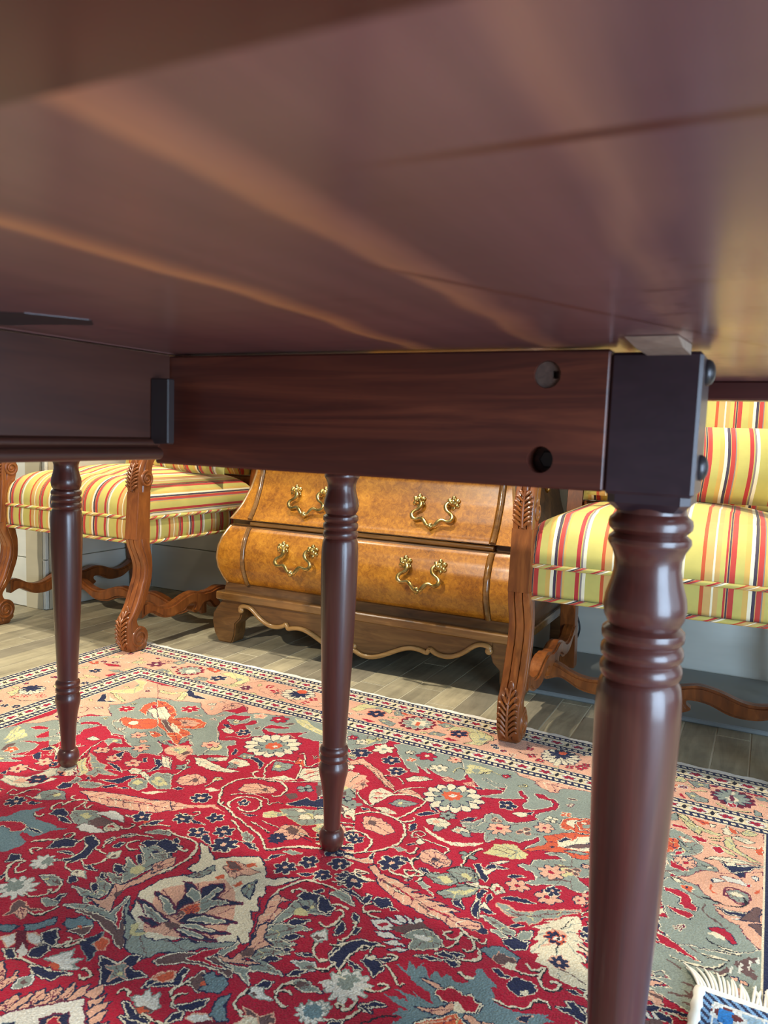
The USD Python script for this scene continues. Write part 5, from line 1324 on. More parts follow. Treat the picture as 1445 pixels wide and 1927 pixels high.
L C 4 -454,757 -444,760 -436,765
P N C 3 -486,767 -476,773 -463,773 -474,768
P W G 4 -487,805 -485,815 -475,823 -469,810 -476,800
P B - 0 -483,804 -480,811 -472,812 -475,803
L C 5 -474,798 -472,787 -463,774 -448,776
P G C 4 -538,770 -542,787 -538,801 -511,816 -495,817 -512,804 -517,787 -525,772
P G C 4 -534,767 -520,780 -497,781 -507,769 -521,766
P G C 4 -531,733 -530,751 -515,762 -493,762 -510,750 -516,739 -521,731
P G C 4 -521,726 -515,737 -496,733 -480,727 -502,724 -520,715
P N C 3 -518,786 -513,797 -496,798 -506,787
P N C 3 -505,766 -502,772 -494,773 -497,765
P N C 3 -515,737 -510,745 -498,748 -506,739
P P N 5 -568,714 -546,722 -546,755 -557,790 -551,798 -540,772 -524,768 -532,748 -534,734 -543,726 -516,727 -534,719 -554,713
P G C 4 -570,719 -564,735 -564,747 -559,738 -561,721
P B C 4 -569,711 -555,710 -545,701 -535,702 -530,693 -543,695 -562,696 -585,693 -599,687 -619,668 -631,669 -620,690 -596,706
P R C 3 -599,693 -588,714 -570,733 -573,716 -580,705 -545,701 -561,699 -576,700
P G C 4 -552,709 -537,710 -520,715 -520,706 -504,694 -515,697 -531,706
E D 12 R -1353,1571 -1319,1588
E G 10 C -1354,1571 -1326,1583
E C 6 - -1348,1568 -1335,1574
P G K 2 -1305,1525 -1302,1545 -1272,1547 -1265,1529 -1286,1521
F N C 6 -1250,1561 -1229,1569
P O K 2 -1327,1607 -1326,1626 -1283,1617 -1289,1595
P Y K 2 -1269,1596 -1250,1620 -1189,1612 -1169,1591 -1175,1553 -1192,1537 -1192,1576
P Y K 2 -1212,1529 -1187,1540 -1164,1549 -1176,1526
P R - 0 -1263,1530 -1249,1528 -1225,1527 -1240,1517
P P K 2 -1483,1595 -1474,1614 -1440,1609 -1443,1588
P G K 2 -1438,1598 -1434,1626 -1409,1617 -1414,1594
L K 2 -1189,1533 -1165,1560 -1143,1601 -1102,1617 -1064,1614
F M C 6 -1145,1540 -1128,1545
P P B 2 -1106,1544 -1107,1581 -1059,1574 -1029,1541 -1049,1519
F R P 4 -1099,1580 -1088,1585
F R P 4 -1067,1558 -1054,1562
E C 14 N -1007,1571 -966,1582
E N 8 - -1005,1572 -980,1583
E O 6 - -1008,1591 -994,1594
F R P 4 -955,1559 -943,1561
F R P 4 -961,1531 -950,1535
L K 2 -1006,1527 -948,1515 -912,1533
P Y K 2 -1402,1521 -1410,1553 -1365,1521 -1387,1519
E D 13 R -673,1553 -634,1570
E G 11 C -673,1553 -642,1569
E C 7 - -671,1555 -653,1562
P O - 0 -679,1559 -670,1560 -664,1539 -672,1538
P Y K 2 -846,1550 -840,1592 -804,1615 -760,1596 -754,1572 -785,1589 -817,1578 -825,1546
F N O 6 -780,1556 -758,1561
P G K 2 -760,1525 -749,1536 -717,1526 -716,1506 -742,1511
P R - 0 -796,1511 -779,1513 -760,1512 -772,1500
P O K 2 -742,1598 -729,1610 -698,1603 -716,1582
P G K 2 -751,1583 -742,1598 -719,1576 -735,1571
P O K 2 -647,1595 -633,1596 -604,1596 -626,1579
P G K 2 -631,1571 -618,1588 -594,1578 -610,1560
P Y K 2 -602,1549 -592,1579 -546,1592 -498,1566 -494,1546 -527,1556 -566,1571
P Y K 2 -542,1501 -529,1524 -496,1530 -510,1507
F N O 6 -570,1545 -550,1550
P G K 2 -629,1508 -624,1527 -593,1527 -600,1511
P R - 0 -591,1501 -581,1511 -553,1509 -571,1499
L K 2 -489,1564 -505,1509
F N C 5 -481,1524 -474,1525
P R - 0 -865,1605 -860,1613 -855,1601
P Y K 2 -553,1555 -539,1575 -508,1571 -499,1558 -503,1526 -521,1515
F N C 5 -474,1515 -468,1517
F R B 4 -410,1549 -402,1553
F R B 4 -396,1514 -387,1517
F R B 4 -375,1501 -367,1505
E C 15 N -344,1541 -308,1557
E N 9 - -345,1556 -321,1565
E O 6 - -345,1562 -336,1564
P C G 2 -349,1496 -346,1513 -336,1511 -337,1493
F R B 4 -317,1501 -308,1503
F R B 4 -295,1511 -285,1515
F R B 4 -288,1528 -280,1531
L K 2 -430,1577 -401,1572 -386,1592
L K 2 -426,1523 -404,1515 -389,1529
P P K 2 -424,1569 -415,1580 -401,1572 -410,1561
F N C 5 -302,1582 -293,1585
E D 14 M -17,1526 18,1541
E G 12 N -18,1529 11,1542
E C 7 - -17,1522 -6,1526
P M - 0 -22,1538 -15,1542 -15,1512 -21,1512
P C G 2 -21,1553 -16,1557 -15,1542 -19,1539
P G K 3 -97,1504 -85,1511 -73,1503 -59,1497 -59,1482 -74,1477 -89,1487
P G N 3 -98,1563 -84,1567 -64,1567 -59,1546 -71,1551 -82,1540
P Y K 3 -124,1555 -114,1574 -101,1561 -106,1550 -120,1545
L Y 4 -90,1520 -64,1532
L Y 4 -100,1546 -89,1536
F R W 6 -18,1496 -10,1499
P M R 2 -60,1561 -38,1579 -49,1560
P R - 0 -109,1490 -105,1496 -96,1478 -106,1482
P O C 2 -123,1528 -113,1530 -118,1521
F M W 6 -105,1526 -98,1529
L Y 5 -44,1488 -26,1477
L Y 5 -9,1474 12,1484
P G K 3 21,1495 29,1489 31,1476 22,1473
P R M 2 0,1566 14,1567 32,1563 19,1558
P G N 3 22,1552 35,1557 41,1546 26,1544
L Y 4 27,1523 38,1519
E C 13 N -1568,1248 -1538,1257
E N 8 - -1579,1257 -1557,1266
L K 2 -1565,1191 -1523,1189 -1484,1223
F P R 4 -1564,1196 -1557,1200
F P R 4 -1547,1212 -1537,1216
F P R 4 -1516,1232 -1505,1237
F N C 6 -1533,1146 -1524,1150
F N C 6 -1505,1156 -1495,1161
P Y K 2 -1603,1206 -1603,1236 -1580,1221 -1572,1196
P Y K 2 -1560,1395 -1528,1404 -1498,1401 -1527,1388
P Y K 2 -1609,1447 -1603,1458 -1588,1436 -1617,1430
F N C 6 -1559,1437 -1543,1442
P R B 2 -1588,1493 -1549,1506 -1534,1499 -1562,1485
P O K 2 -1634,1482 -1617,1499 -1599,1486 -1610,1472
P G K 2 -1535,1459 -1512,1474 -1482,1469 -1505,1454
P R - 0 -1510,1427 -1500,1446 -1491,1445 -1494,1420
F M C 5 -1570,1518 -1558,1523
P Y K 2 -1628,1539 -1615,1561 -1602,1584 -1597,1553
F N C 6 -1504,1353 -1493,1357
F M P 6 -1467,1566 -1444,1574
P R - 0 -1478,1521 -1474,1529 -1440,1521 -1459,1514
P G K 2 -1429,1522 -1424,1543 -1393,1539 -1391,1516
P Y K 2 -1529,1538 -1532,1562 -1500,1570 -1505,1548
P G C 3 -103,966 -82,957 -75,970 -57,951 -67,951 -82,945 -72,947 -56,936 -67,934 -86,928 -69,920 -50,914 -33,907 -15,896 57,936 41,1026 38,1070 -2,1038 -46,1034 -81,1019 -105,1024
P R C 3 -107,1041 -83,1040 -66,1030 -46,1016 -32,1008 -42,1009 -62,1015 -81,1018 -99,1017
P N C 2 -64,899 -53,900 -34,901 -35,897 -53,895 -63,895
P N C 2 -71,888 -65,891 -52,885 -50,876 -61,880
L C 3 -58,893 -44,891 -33,892
L B 4 -47,1030 -33,1025
L B 4 -58,998 -34,997 -12,999
L C 3 -67,1002 -52,998 -29,1000 -5,1017
L C 2 -31,1026 -2,1027
L C 2 -16,1043 11,1046
L C 2 -24,1021 -2,1027
L B 4 -68,990 -53,982
P B - 0 5,1024 23,1047 31,1053 29,1044 22,1031 32,1009 28,1004 16,1012
P W - 0 11,1029 15,1030 15,1007 11,1008
P W - 0 22,1040 25,1040 23,1021
P W - 0 32,1055 34,1055 33,1040 30,1040
P W - 0 2,1016 5,1015 4,1004 1,1005
P B - 0 -12,1001 -2,1011 0,1006 -8,992
L C 3 -17,993 -8,992 -2,1000
L K 4 -33,983 -27,988
P P N 3 3,996 11,999 11,991 5,991
P P N 3 15,995 22,996 21,990 16,990
L B 5 -48,957 -36,953 -37,933
L B 4 -43,941 -35,934
L B 4 -64,925 -49,930 -35,934
L B 4 -47,920 -34,920
"""
xf = np.linspace(RUG_X0-.02, RUG_X1+.02, 30)
main_ground = Polygon([(x, far_field(x)) for x in xf] + [(x, far_outer(x)+.05) for x in xf[::-1]]).union(sbox(RUG_X0-.02, RUG_Y0, -1.417, 1.72)).union(sbox(.037, RUG_Y0, RUG_X1+.02, 1.70))
def knot_mesh(name, X, Y, g, mask, d, parent, z0=.0094):
    ny, nx = X.shape
    xe = np.r_[X[0]-d/2, X[0, -1]+d/2]; ye = np.r_[Y[:, 0]-d/2, Y[-1, 0]+d/2]
    VX, VY = np.meshgrid(xe, ye)
    rg = np.random.default_rng(3)
    hump = 0.0002*np.sin(VX*40)*np.sin(VY*33)
    VZ = z0 + rg.uniform(-.00035, .00035, VX.shape) + hump
    j, i = np.nonzero(mask)
    a = j*(nx+1)+i
    quads = np.stack([a, a+1, a+nx+2, a+nx+1], 1)
    usedv, inv = np.unique(quads, return_inverse=True)
    pts = np.stack([VX.ravel(), VY.ravel(), VZ.ravel()], 1)[usedv]
    inv = inv.reshape(-1, 4)
    me = UsdGeom.Mesh.Define(stage, path_of(name, parent))
    me.CreatePointsAttr(Vt.Vec3fArray.FromNumpy(pts.astype(np.float32)))
    me.CreateFaceVertexCountsAttr(Vt.IntArray.FromNumpy(np.full(len(inv), 4, np.int32)))
    me.CreateFaceVertexIndicesAttr(Vt.IntArray.FromNumpy(inv.astype(np.int32).ravel()))
    me.CreateSubdivisionSchemeAttr('none')
    col = LIN[g[j, i]]*rg.uniform(.88, 1.10, (len(j), 1))
    UsdGeom.PrimvarsAPI(me).CreatePrimvar('knot', Sdf.ValueTypeNames.Color3fArray, 'uniform').Set(Vt.Vec3fArray.FromNumpy(col.astype(np.float32)))
    UsdShade.MaterialBindingAPI.Apply(me.GetPrim()).Bind(M['rug_pile'])
    return me.GetPrim()
rug = thing('rug', 'large red Persian rug with grey and cream floral pattern and a peach border', 'rug')
mx = lambda p: affinity.translate(affinity.scale(p, -1, 1, origin=(0, 0)), 2*AXIS+.03, 0)
my = lambda p: affinity.translate(affinity.scale(p, 1, -1, origin=(0, 0)), 0, 2*MIDY)
VX0, VX1, VY0, VY1 = -1.710, .075, .50, 1.71
D = .00142
X, Y, g, main = knots(VX0, VX1, VY0, VY1, D, [same])
gm = knots(VX0, VX1, VY0, VY1, D, [lambda p: affinity.translate(p, .31, -.02), mx])[2]
P3 = np.stack([X, Y, np.full_like(X, .009-CAM_H)], -1)
zc = P3 @ cF; sx = 722.5+1447*(P3 @ cR)/zc; sy = 963.5-1447*(P3 @ cU)/zc
near = (zc > .1) & (sx > -40) & (sx < 1485) & (sy < 1990)       # fine knots where the photograph shows the rug, coarser knots beyond
inside = Y < far_outer(X)
# what the table legs hide from the photograph follows the rug's own mirror symmetry
hid = (np.abs(sx-(1197-(sy-1300)*.052)) < 82) | ((np.abs(sx-(640-(sy-1300)*.034)) < 36) & (sy < 1612)) | ((np.abs(sx-122) < 30) & (sy < 1460))
g = np.where(hid & (g == IDX['R']), gm, g)
knot_mesh('pile', X, Y, g, near & inside, D, rug)
D2 = .004
X2, Y2, g2, _ = knots(RUG_X0, RUG_X1, RUG_Y0, 1.71, D2, [lambda p: affinity.translate(p, -.62, -.22), lambda p: affinity.translate(p, .60, -.26), lambda p: mx(my(p)), my, mx, same])
ix = np.clip(((X2-VX0)/D).astype(int), 0, X.shape[1]-1); iy = np.clip(((Y2-VY0)/D).astype(int), 0, X.shape[0]-1)
infine = (X2 > VX0) & (X2 < VX1-.004) & (Y2 > VY0) & (Y2 < VY1) & near[iy, ix]
knot_mesh('pile', X2, Y2, g2, ~infine & (Y2 < far_outer(X2)-.002), D2, rug, .0090)
bx_ = np.linspace(RUG_X0, RUG_X1, 40)
outline = Polygon([(RUG_X0, RUG_Y0), (RUG_X1, RUG_Y0)] + [(x, far_outer(x)-.001) for x in bx_[::-1]])
bk = extr(outline, .0078); bk.apply_translation((0, 0, .0004))
obj('backing', bk, 'rug_back', rug, False)
def fringe_strip(x0, x1, f, sgn, wid):
    n = 420; x = np.linspace(x0, x1, n); rg = np.random.default_rng(5)
    e = wid*(1+.10*np.sin(x*95)+.06*rg.uniform(-1, 1, n)+.14*(np.sin(x*11+1)))
    top = [(a, f(a)) for a in x]; bot = [(a, f(a)+sgn*b) for a, b in zip(x[::-1], e[::-1])]
    m_ = extr(Polygon(top+bot).buffer(0), .0050); m_.apply_translation((0, 0, .0006))
    return m_
obj('fringe_band', fringe_strip(RUG_X0+.004, RUG_X1-.004, lambda a: far_outer(a)-.0005, 1, .0215), 'fringe_cotton', rug, False)
obj('fringe_band', fringe_strip(RUG_X0+.004, RUG_X1-.004, lambda a: RUG_Y0, -1, .0215), 'fringe_cotton', rug, False)
# ------------------------------------------------------------------ the small rug whose corner lies on the big one
sr = thing('small_rug', 'small blue and white rug with cotton fringe lying on the big red rug', 'rug', (-.0245, .940, .0103), -2.0)
xs = np.arange(.001, .46, .002); ys = np.arange(-.70, -.001, .002); GX, GY = np.meshgrid(xs+.001, ys+.001)
blu = [('N', (36, 40, 70)), ('B', (120, 160, 200)), ('S', (150, 178, 196)), ('C', (216, 216, 210)), ('R', (104, 44, 44)), ('A', (40, 120, 190)), ('T', (170, 156, 140))]
bl = np.array([s2l(c) for _, c in blu]); nz = meshkit.noise(np.stack([GX*70, GY*70, GX*0], -1), 11); nz2 = meshkit.noise(np.stack([GX*38, GY*38, GX*0+3], -1), 12)
gi = np.where(nz > .68, 0, np.where(nz > .50, 1, np.where(nz > .38, 3, 2)))
ax_, ay_ = (GX % .056)-.028, ((-GY) % .056)-.028; rr_ = np.hypot(ax_, ay_); th_ = np.arctan2(ay_, ax_)
gi = np.where(rr_ < .019+.003*np.sin(5*th_), 3, gi); gi = np.where(rr_ < .0125+.004*np.cos(4*th_), 4, gi); gi = np.where(rr_ < .004, 5, gi)
dd = np.minimum(GX, -GY); gi = np.where((dd < .012), np.where(((GX+GY) % .012) < .006, 0, 1), gi); gi = np.where((dd > .012) & (dd < .016), 3, gi)
gi = np.where((nz2 > .72) & (dd > .02), 5, gi)
_LIN = LIN; LIN = bl
knot_mesh('pile', GX, GY, gi.astype(np.int8), np.ones(GX.shape, bool), .002, sr, .0078)
LIN = _LIN
obj('backing', rbox(0, .46, -.70, 0, .0003, .0068, .001), 'rug_back', sr, False)
sel = np.stack([np.full(90, -.004), np.linspace(.004, -.70, 90), np.full(90, .0055)+.0006*np.sin(np.arange(90)*2.1)], 1)
obj('selvage', tube(sel, .0052+.0007*np.sin(np.arange(90)*2.1), 8, up=(0, 0, 1), squash=1.3), 'fringe_cotton', sr, True)
hdr = rbox(-.006, .46, -.001, .012, .0005, .0066, .001)
obj('fringe_header', hdr, 'fringe_cotton', sr, False)
rg = np.random.default_rng(21); tas = []
for i, x in enumerate(np.arange(-.006, .455, .0042)):
    ln, dr = rg.uniform(.028, .040), rg.uniform(-.010, .006) - (.022*math.exp(-max(x, 0)/.012))
    p = np.array([(x, .010, .0048), (x+dr*.35, .010+ln*.45, .0052+rg.uniform(0, .001)), (x+dr, .010+ln, .0026)])
    tas.append(tube(spline(p, 7), np.array([.0019, .0022, .0022, .0021, .0019, .0016, .001]), 5, up=(0, 0, 1)))
tf_ = obj('fringe_tassels', cat_(*tas), 'fringe_cotton', sr, True); tf_.SetCustomDataByKey('kind', 'stuff')

# ------------------------------------------------------------------ drop-leaf table
LEG = [(.000, .0125), (.002, .0150), (.010, .0185), (.019, .0200), (.027, .0194), (.033, .0168), (.0355, .0140), (.036, .0128), (.055, .0134), (.082, .0148), (.105, .0172), (.124, .0205), (.134, .0226), (.141, .0230),
       (.148, .0216), (.1525, .0192), (.1532, .0192), (.1545, .0212), (.158, .0222), (.162, .0216), (.1645, .0200), (.1655, .0200), (.168, .0217), (.172, .0222), (.176, .0215), (.1785, .0192), (.181, .0180),
       (.230, .0202), (.300, .0234), (.380, .0262), (.440, .0277), (.475, .0281), (.490, .0276), (.499, .0264), (.5025, .0248), (.5035, .0242), (.5042, .0248), (.5065, .0262), (.510, .0267), (.513, .0262), (.5152, .0246), (.516, .0242), (.5168, .0246), (.519, .0264), (.522, .0268), (.525, .0264), (.5272, .0246),
       (.528, .0242), (.5288, .0246), (.531, .0264), (.534, .0268), (.537, .0264), (.5392, .0240), (.540, .0226), (.5408, .0230), (.546, .0257), (.553, .0268), (.560, .0259), (.570, .0230), (.578, .0214), (.585, .0215), (.591, .0234), (.5945, .0256), (.5965, .0266), (.5995, .0262),
       (.6015, .0240), (.6025, .0228), (.6035, .0240), (.606, .0264), (.609, .0268), (.612, .0262), (.6145, .0236), (.616, .0222), (.620, .0220)]
def turned(sz_top=1.0, sr=1.0, base=0.502, new=0.502, n=48):
    low = lambda z: np.interp(z, [0, .18, .27, base], [.0103, .145 if sr > 1 else .18, .245 if sr > 1 else .27, new])
    return lathe([((low(z) if z < base else new+(z-base)*sz_top), r*sr) for z, r in LEG], n)
def post_block(half, z0, z1, ztip):
    """square post with a smaller chamfered block under it"""
    a = rbox(-half, half, -half, half, z0, z1, 0.0025)
    h2, h3 = half*0.93, half*0.74
    rings = []
    for z, h in ((ztip, h3), ((z0+ztip)/2, h2), (z0+0.001, h2)):
        c = h*0.22
        rings.append([(h, -h+c, z), (h, h-c, z), (h-c, h, z), (-h+c, h, z), (-h, h-c, z), (-h, -h+c, z), (-h+c, -h, z), (h-c, -h, z)])
    return a, loft(rings)
table = thing('drop_leaf_table', 'dark cherry drop-leaf table seen from below, standing on the red patterned rug', 'table')
TOPZ = 0.735
obj('table_leaf', rbox(-0.5435, 0.105, -0.06, 1.10, TOPZ, TOPZ+0.021, 0.004), 'leaf_wood', table, False)
obj('main_top', rbox(-1.235, -0.5455, -0.06, 1.10, TOPZ, TOPZ+0.021, 0.004), 'leaf_wood', table, False)
obj('cleat', rbox(-0.53, 0.09, 0.955, 0.985, TOPZ-0.0213, TOPZ, 0.002), 'batten_wood', table, False)
obj('cleat', rbox(-0.53, 0.09, 0.055, 0.0885, TOPZ-0.0213, TOPZ, 0.002), 'batten_wood', table, False)
# swing rail with the two counterbored bolt holes
def man(t):
    from manifold3d import Mesh
    return Manifold(Mesh(np.array(t.vertices, np.float32), np.array(t.faces, np.uint32)))
rail = man(rbox(-0.5655, -0.1142, 0.600, 0.628, 0.6245, 0.7325, 0.0018))
for hx, hz, dep in ((-0.162, 0.7134, 0.010), (-0.1645, 0.6469, 0.023)):
    rail = rail - Manifold.cylinder(dep*2, 0.0106, 0.0106, 48).rotate([90, 0, 0]).translate([hx, 0.600+dep, hz])
obj('swing_rail', tm(rail), 'cherry_rail', table, 25)
plug = Manifold.cylinder(0.006, 0.0104, 0.0104, 40).rotate([90, 0, 0]).translate([-0.162, 0.6085, 0.7134]) - Manifold.cube([0.005, 0.02, 0.006]).translate([-0.1585, 0.595, 0.7105])
tag(obj('hole_plug', tm(plug), 'plug_wood', table, 25), 'pale worn plug in the upper bolt hole')
obj('bolt', cat_(place(lathe([(0, .0075), (.004, .0075), (.005, .0065)], 6), np.array([[1, 0, 0], [0, 0, -1], [0, 1, 0]]), (-0.1625, 0.6228, 0.6469))), 'bolt_metal', table, 20)
# fixed side board with its bead moulding, and the stop block in the corner
bead = [(-0.567, 0.6505), (-0.5450, 0.6505)] + [(-0.5445+0.0038*math.sin(t), 0.6462+0.0038*math.cos(t)) for t in np.linspace(0.3, PI-0.3, 9)] + [(-0.5440, 0.6415)] + [(-0.5436+0.0068*math.sin(t), 0.6356+0.0060*math.cos(t)) for t in np.linspace(0.25, PI, 12)] + [(-0.567, 0.6296)]
def along_y(pts, y0, y1):
    e = trimesh.creation.extrude_polygon(Polygon(pts), y1-y0, engine='earcut')
    return place(e, np.array([[1, 0, 0], [0, 0, 1], [0, 1, 0]]), (0, y0, 0))
sb_ = obj('side_board', rbox(-0.567, -0.545, 0.03, 0.5995, 0.6505, 0.7335, 0.001), 'cherry_board', table, False)
obj('side_board', rbox(-0.567, -0.545, 0.6285, 1.0, 0.630, 0.7335, 0.001), 'cherry_board', table, False)
obj('bead_moulding', along_y(bead, 0.03, 0.5815), 'cherry_board', sb_, 35)
obj('side_board', rbox(-1.188, -1.166, 0.03, 1.0, 0.630, 0.7335, 0.001), 'cherry_board', table, False)
obj('end_board', rbox(-1.13, -0.60, 0.99, 1.012, 0.630, 0.7335, 0.001), 'cherry_board', table, False)
obj('stop_block', rbox(-0.5452, -0.5225, 0.5720, 0.5815, 0.6455, 0.7085, 0.0012), 'dark_wood', table, False)
# legs
lg = UsdGeom.Xform.Define(stage, path_of('leg', table)).GetPrim()
lg.SetCustomDataByKey('label', 'thick near leg with bolts through its square top')
A = (-0.0818, 0.6325)
def put_leg(g, at, k, base_new, half, z0, ztop, tip):
    mv = lambda m_: place(m_, None, (at[0], at[1], 0))
    a, b = post_block(half, z0, ztop, tip)
    obj('turned_shaft', mv(turned(k, k*1.01 if k > 1 else 1.0, 0.502, base_new)), 'cherry_leg', g, 35)
    obj('square_post', mv(cat_(a, b)), 'cherry_post' if k > 1 else 'cherry_leg', g, 25)
put_leg(lg, A, 1.18, 0.474, 0.0325, 0.6235, 0.7300, 0.611)
for zz, yy in ((0.7172, 0.6606), (0.6455, 0.6722)):
    dm = place(lathe([(0, .0098), (.0015, .0100), (.0040, .0085), (.0058, .0055), (.0065, .002)], 28), np.array([[0, 0, 1], [1, 0, 0], [0, 1, 0]]), (-0.0494, 0.6325, zz))
    obj('bolt_head', dm, 'bolt_metal', lg, 40)
for at in ((-0.573, 1.0), (-1.157, 1.0), (-0.573, 0.05), (-1.157, 0.05)):
    g = UsdGeom.Xform.Define(stage, path_of('leg', table)).GetPrim()
    put_leg(g, at, 1.0, 0.502, 0.0275, 0.630, 0.7335, 0.6185)
wv = np.array([(-.0965, .548, .7345), (-.062, .548, .7345), (-.058, .60, .7345), (-.093, .60, .7345), (-.091, .570, .7285), (-.060, .565, .7285), (-.058, .599, .727), (-.088, .599, .727)])
tag(obj('wedge', tm(Manifold.hull_points(wv)), 'wedge_wood', table, False), 'pale wooden wedge between the near leg and the leaf')
hp = Polygon([(-.56+.02, .345), (-.50, .335), (-.455, .36), (-.435, .395), (-.452, .412), (-.49, .40), (-.52, .398), (-.54, .39)]).buffer(.006).buffer(-.003)
hg = extr(hp, 0.0012); hg.apply_translation((0, 0, TOPZ-0.0003))
tag(obj('hinge_plate', hg, 'bolt_metal', table, False), 'dark hinge plate let into the underside of the leaf')
# ------------------------------------------------------------------ bombe chest
CX = -1.010
def prof(z):
    """front face y of the chest at height z"""
    zz = [.160, .185, .21, .24, .268, .30, .33, .355, .366, .3665, .384, .3845, .40, .43, .48, .53, .60, .68, .76, .84]
    yy = [1.905, 1.880, 1.866, 1.853, 1.849, 1.852, 1.862, 1.876, 1.884, 1.905, 1.905, 1.880, 1.893, 1.912, 1.934, 1.949, 1.953, 1.945, 1.932, 1.925]
    return np.interp(z, zz, yy)
def halfw(z):
    zz = [.160, .185, .21, .24, .268, .30, .33, .355, .366, .384, .40, .43, .48, .53, .60, .68, .76, .84]
    ww = [.470, .482, .492, .500, .5025, .500, .492, .481, .474, .476, .468, .455, .440, .430, .426, .432, .442, .448]
    return np.interp(z, zz, ww)
ZS = np.unique(np.r_[np.linspace(.160, .366, 26), np.linspace(.384, .84, 40), .3665, .3845])
chest = thing('bombe_chest', 'golden burl bombe chest of drawers with brass bail handles between the two armchairs', 'chest of drawers', (CX, 0, 0))
def carcass(z):
    w, y = halfw(z), prof(z)+0.004
    return [(-w, 2.345, z), (-w, y+.034, z), (-w+.004, y+.012, z), (-w+.017, y+.001, z), (-w+.020, y, z), (w-.020, y, z), (w-.017, y+.001, z), (w-.004, y+.012, z), (w, y+.034, z), (w, 2.345, z)]
obj('carcass', loft([carcass(z) for z in ZS]), 'trim_shade_wood', chest, 28)
def skin(x0, x1, za, zb, proud, n=30, follow=False, sink=0.01):
    """a panel that follows the bombe front, from x0 to x1 (or along the side outline), standing proud of the carcass"""
    rings = []
    for z in np.linspace(za, zb, n):
        y = prof(z)+0.004; w = halfw(z)
        a, b = (x0, x1) if not follow else ((-w+x0, x1) if x0 < 0.1 else (x0, w+x1))
        r = .003
        e = min(1.0, (z-za)/.004+0.35, (zb-z)/.004+0.35)
        p = proud*e
        rings.append([(a, y+sink, z), (a, y-p+r*.6, z), (a+r*.6, y-p, z), (b-r*.6, y-p, z), (b, y-p+r*.6, z), (b, y+sink, z)])
    return loft(rings)
def handle_mesh():
    s = .0505/158
    half = spline([(-158, 2), (-128, 6), (-112, 34), (-128, 70), (-168, 96), (-186, 126), (-166, 158), (-128, 160), (-92, 152), (-62, 172), (-40, 200), (-8, 212)], 46)*s
    def bar(p):
        off = np.sin(np.linspace(.35, 1, len(p))*PI/2)
        pts = np.stack([p[:, 0], -.010-.016*off, -p[:, 1]], 1)
        rad = .0046*(0.8+.25*np.sin(np.linspace(0, 3*PI, len(p)))**2)
        return tube(pts, rad, 8, up=(0, 1, 0), squash=1.25)
    L = bar(half); R = bar(half*np.array([-1, 1]))
    b = cat_(L, R, ellipsoid((0, -.027, -214*s), (.0090, .0080, .0095)),
             ellipsoid((-.011, -.026, -208*s), (.0095, .004, .0046), np.array([[.85, 0, .5], [0, 1, 0], [-.5, 0, .85]])),
             ellipsoid((.011, -.026, -208*s), (.0095, .004, .0046), np.array([[.85, 0, -.5], [0, 1, 0], [.5, 0, .85]])),
             ellipsoid((0, -.026, -232*s), (.0035, .003, .006)))
    def rosette(x):
        ms = [ellipsoid((x+.0125*math.cos(a), -.003, .0125*math.sin(a)), (.0082, .0045, .0066), np.array([[math.cos(a), 0, -math.sin(a)], [0, 1, 0], [math.sin(a), 0, math.cos(a)]])) for a in np.arange(6)*PI/3+PI/6]
        ms += [ellipsoid((x, -.006, 0), (.0105, .0075, .0105)), place(lathe([(0, .0046), (.016, .0042), (.020, .006), (.023, .0058), (.025, .003)], 16), np.array([[1, 0, 0], [0, 0, -1], [0, 1, 0]]), (x, -.004, 0))]
        return cat_(*ms)
    return b, rosette(-158*s), rosette(158*s)
HB, HR1, HR2 = handle_mesh()
def tilt(z):
    t = math.atan2(prof(z+.02)-prof(z-.02), .04)           # lean of the front at height z
    return t
DX0, DX1 = -.378, .374
def drawer(za, zb, hx, hz):
    d = obj('drawer', skin(DX0, DX1, za, zb, .005), 'burl', chest, 35)
    for x in hx:
        t = tilt(hz); c, s = math.cos(t*.5), math.sin(t*.5)
        Rm = np.array([[1, 0, 0], [0, c, s], [0, -s, c]])
        y = prof(hz)-.002
        h = UsdGeom.Xform.Define(stage, path_of('handle', chest)).GetPrim()
        h.SetCustomDataByKey('label', 'ornate brass bail handle')
        obj('bail', place(HB, Rm, (x, y, hz)), 'brass', h, 40)
        obj('rosette', place(HR1, Rm, (x, y, hz)), 'brass', h, 40); obj('rosette', place(HR2, Rm, (x, y, hz)), 'brass', h, 40)
drawer(.190, .3615, (-.192, .202), .318)
drawer(.3865, .560, (-.200, .202), .480)
drawer(.580, .810, (-.200, .202), .72)
# stile panels with their beads, left and right
for za, zb in ((.188, .364), (.386, .84)):
    for sgn in (-1, 1):
        if sgn < 0: obj('stile_panel', skin(.0215, DX0-.017, za, zb, .004, follow=True), 'burl', chest, 35)
        else: obj('stile_panel', skin(DX1+.017, -.0215, za, zb, .004, follow=True), 'burl', chest, 35)
        zz = np.linspace(za+.002, zb-.002, 30); x = (DX0-.0085) if sgn < 0 else (DX1+.0085)
        obj('stile_bead', tube(np.stack([np.full(30, x), prof(zz)+.002, zz], 1), .0078, 10, up=(1, 0, 0)), 'ledge_wood', chest, 40)
        zz = np.linspace(za, zb, 30)
        obj('corner_bead', tube(np.stack([sgn*(halfw(zz)-.0195), prof(zz)+.004, zz], 1), .0042, 8, up=(1, 0, 0)), 'bead_wood', chest, 40)
obj('drawer_rail', tube(np.stack([np.linspace(DX0-.01, DX1+.01, 4), np.full(4, 1.896), np.full(4, .3745)], 1), .0082, 12, up=(0, 0, 1)), 'ledge_wood', chest, 40)
obj('upper_rail', tube(np.stack([np.linspace(DX0-.01, DX1+.01, 4), np.full(4, 1.957), np.full(4, .570)], 1), .0065, 12), 'ledge_wood', chest, 40)
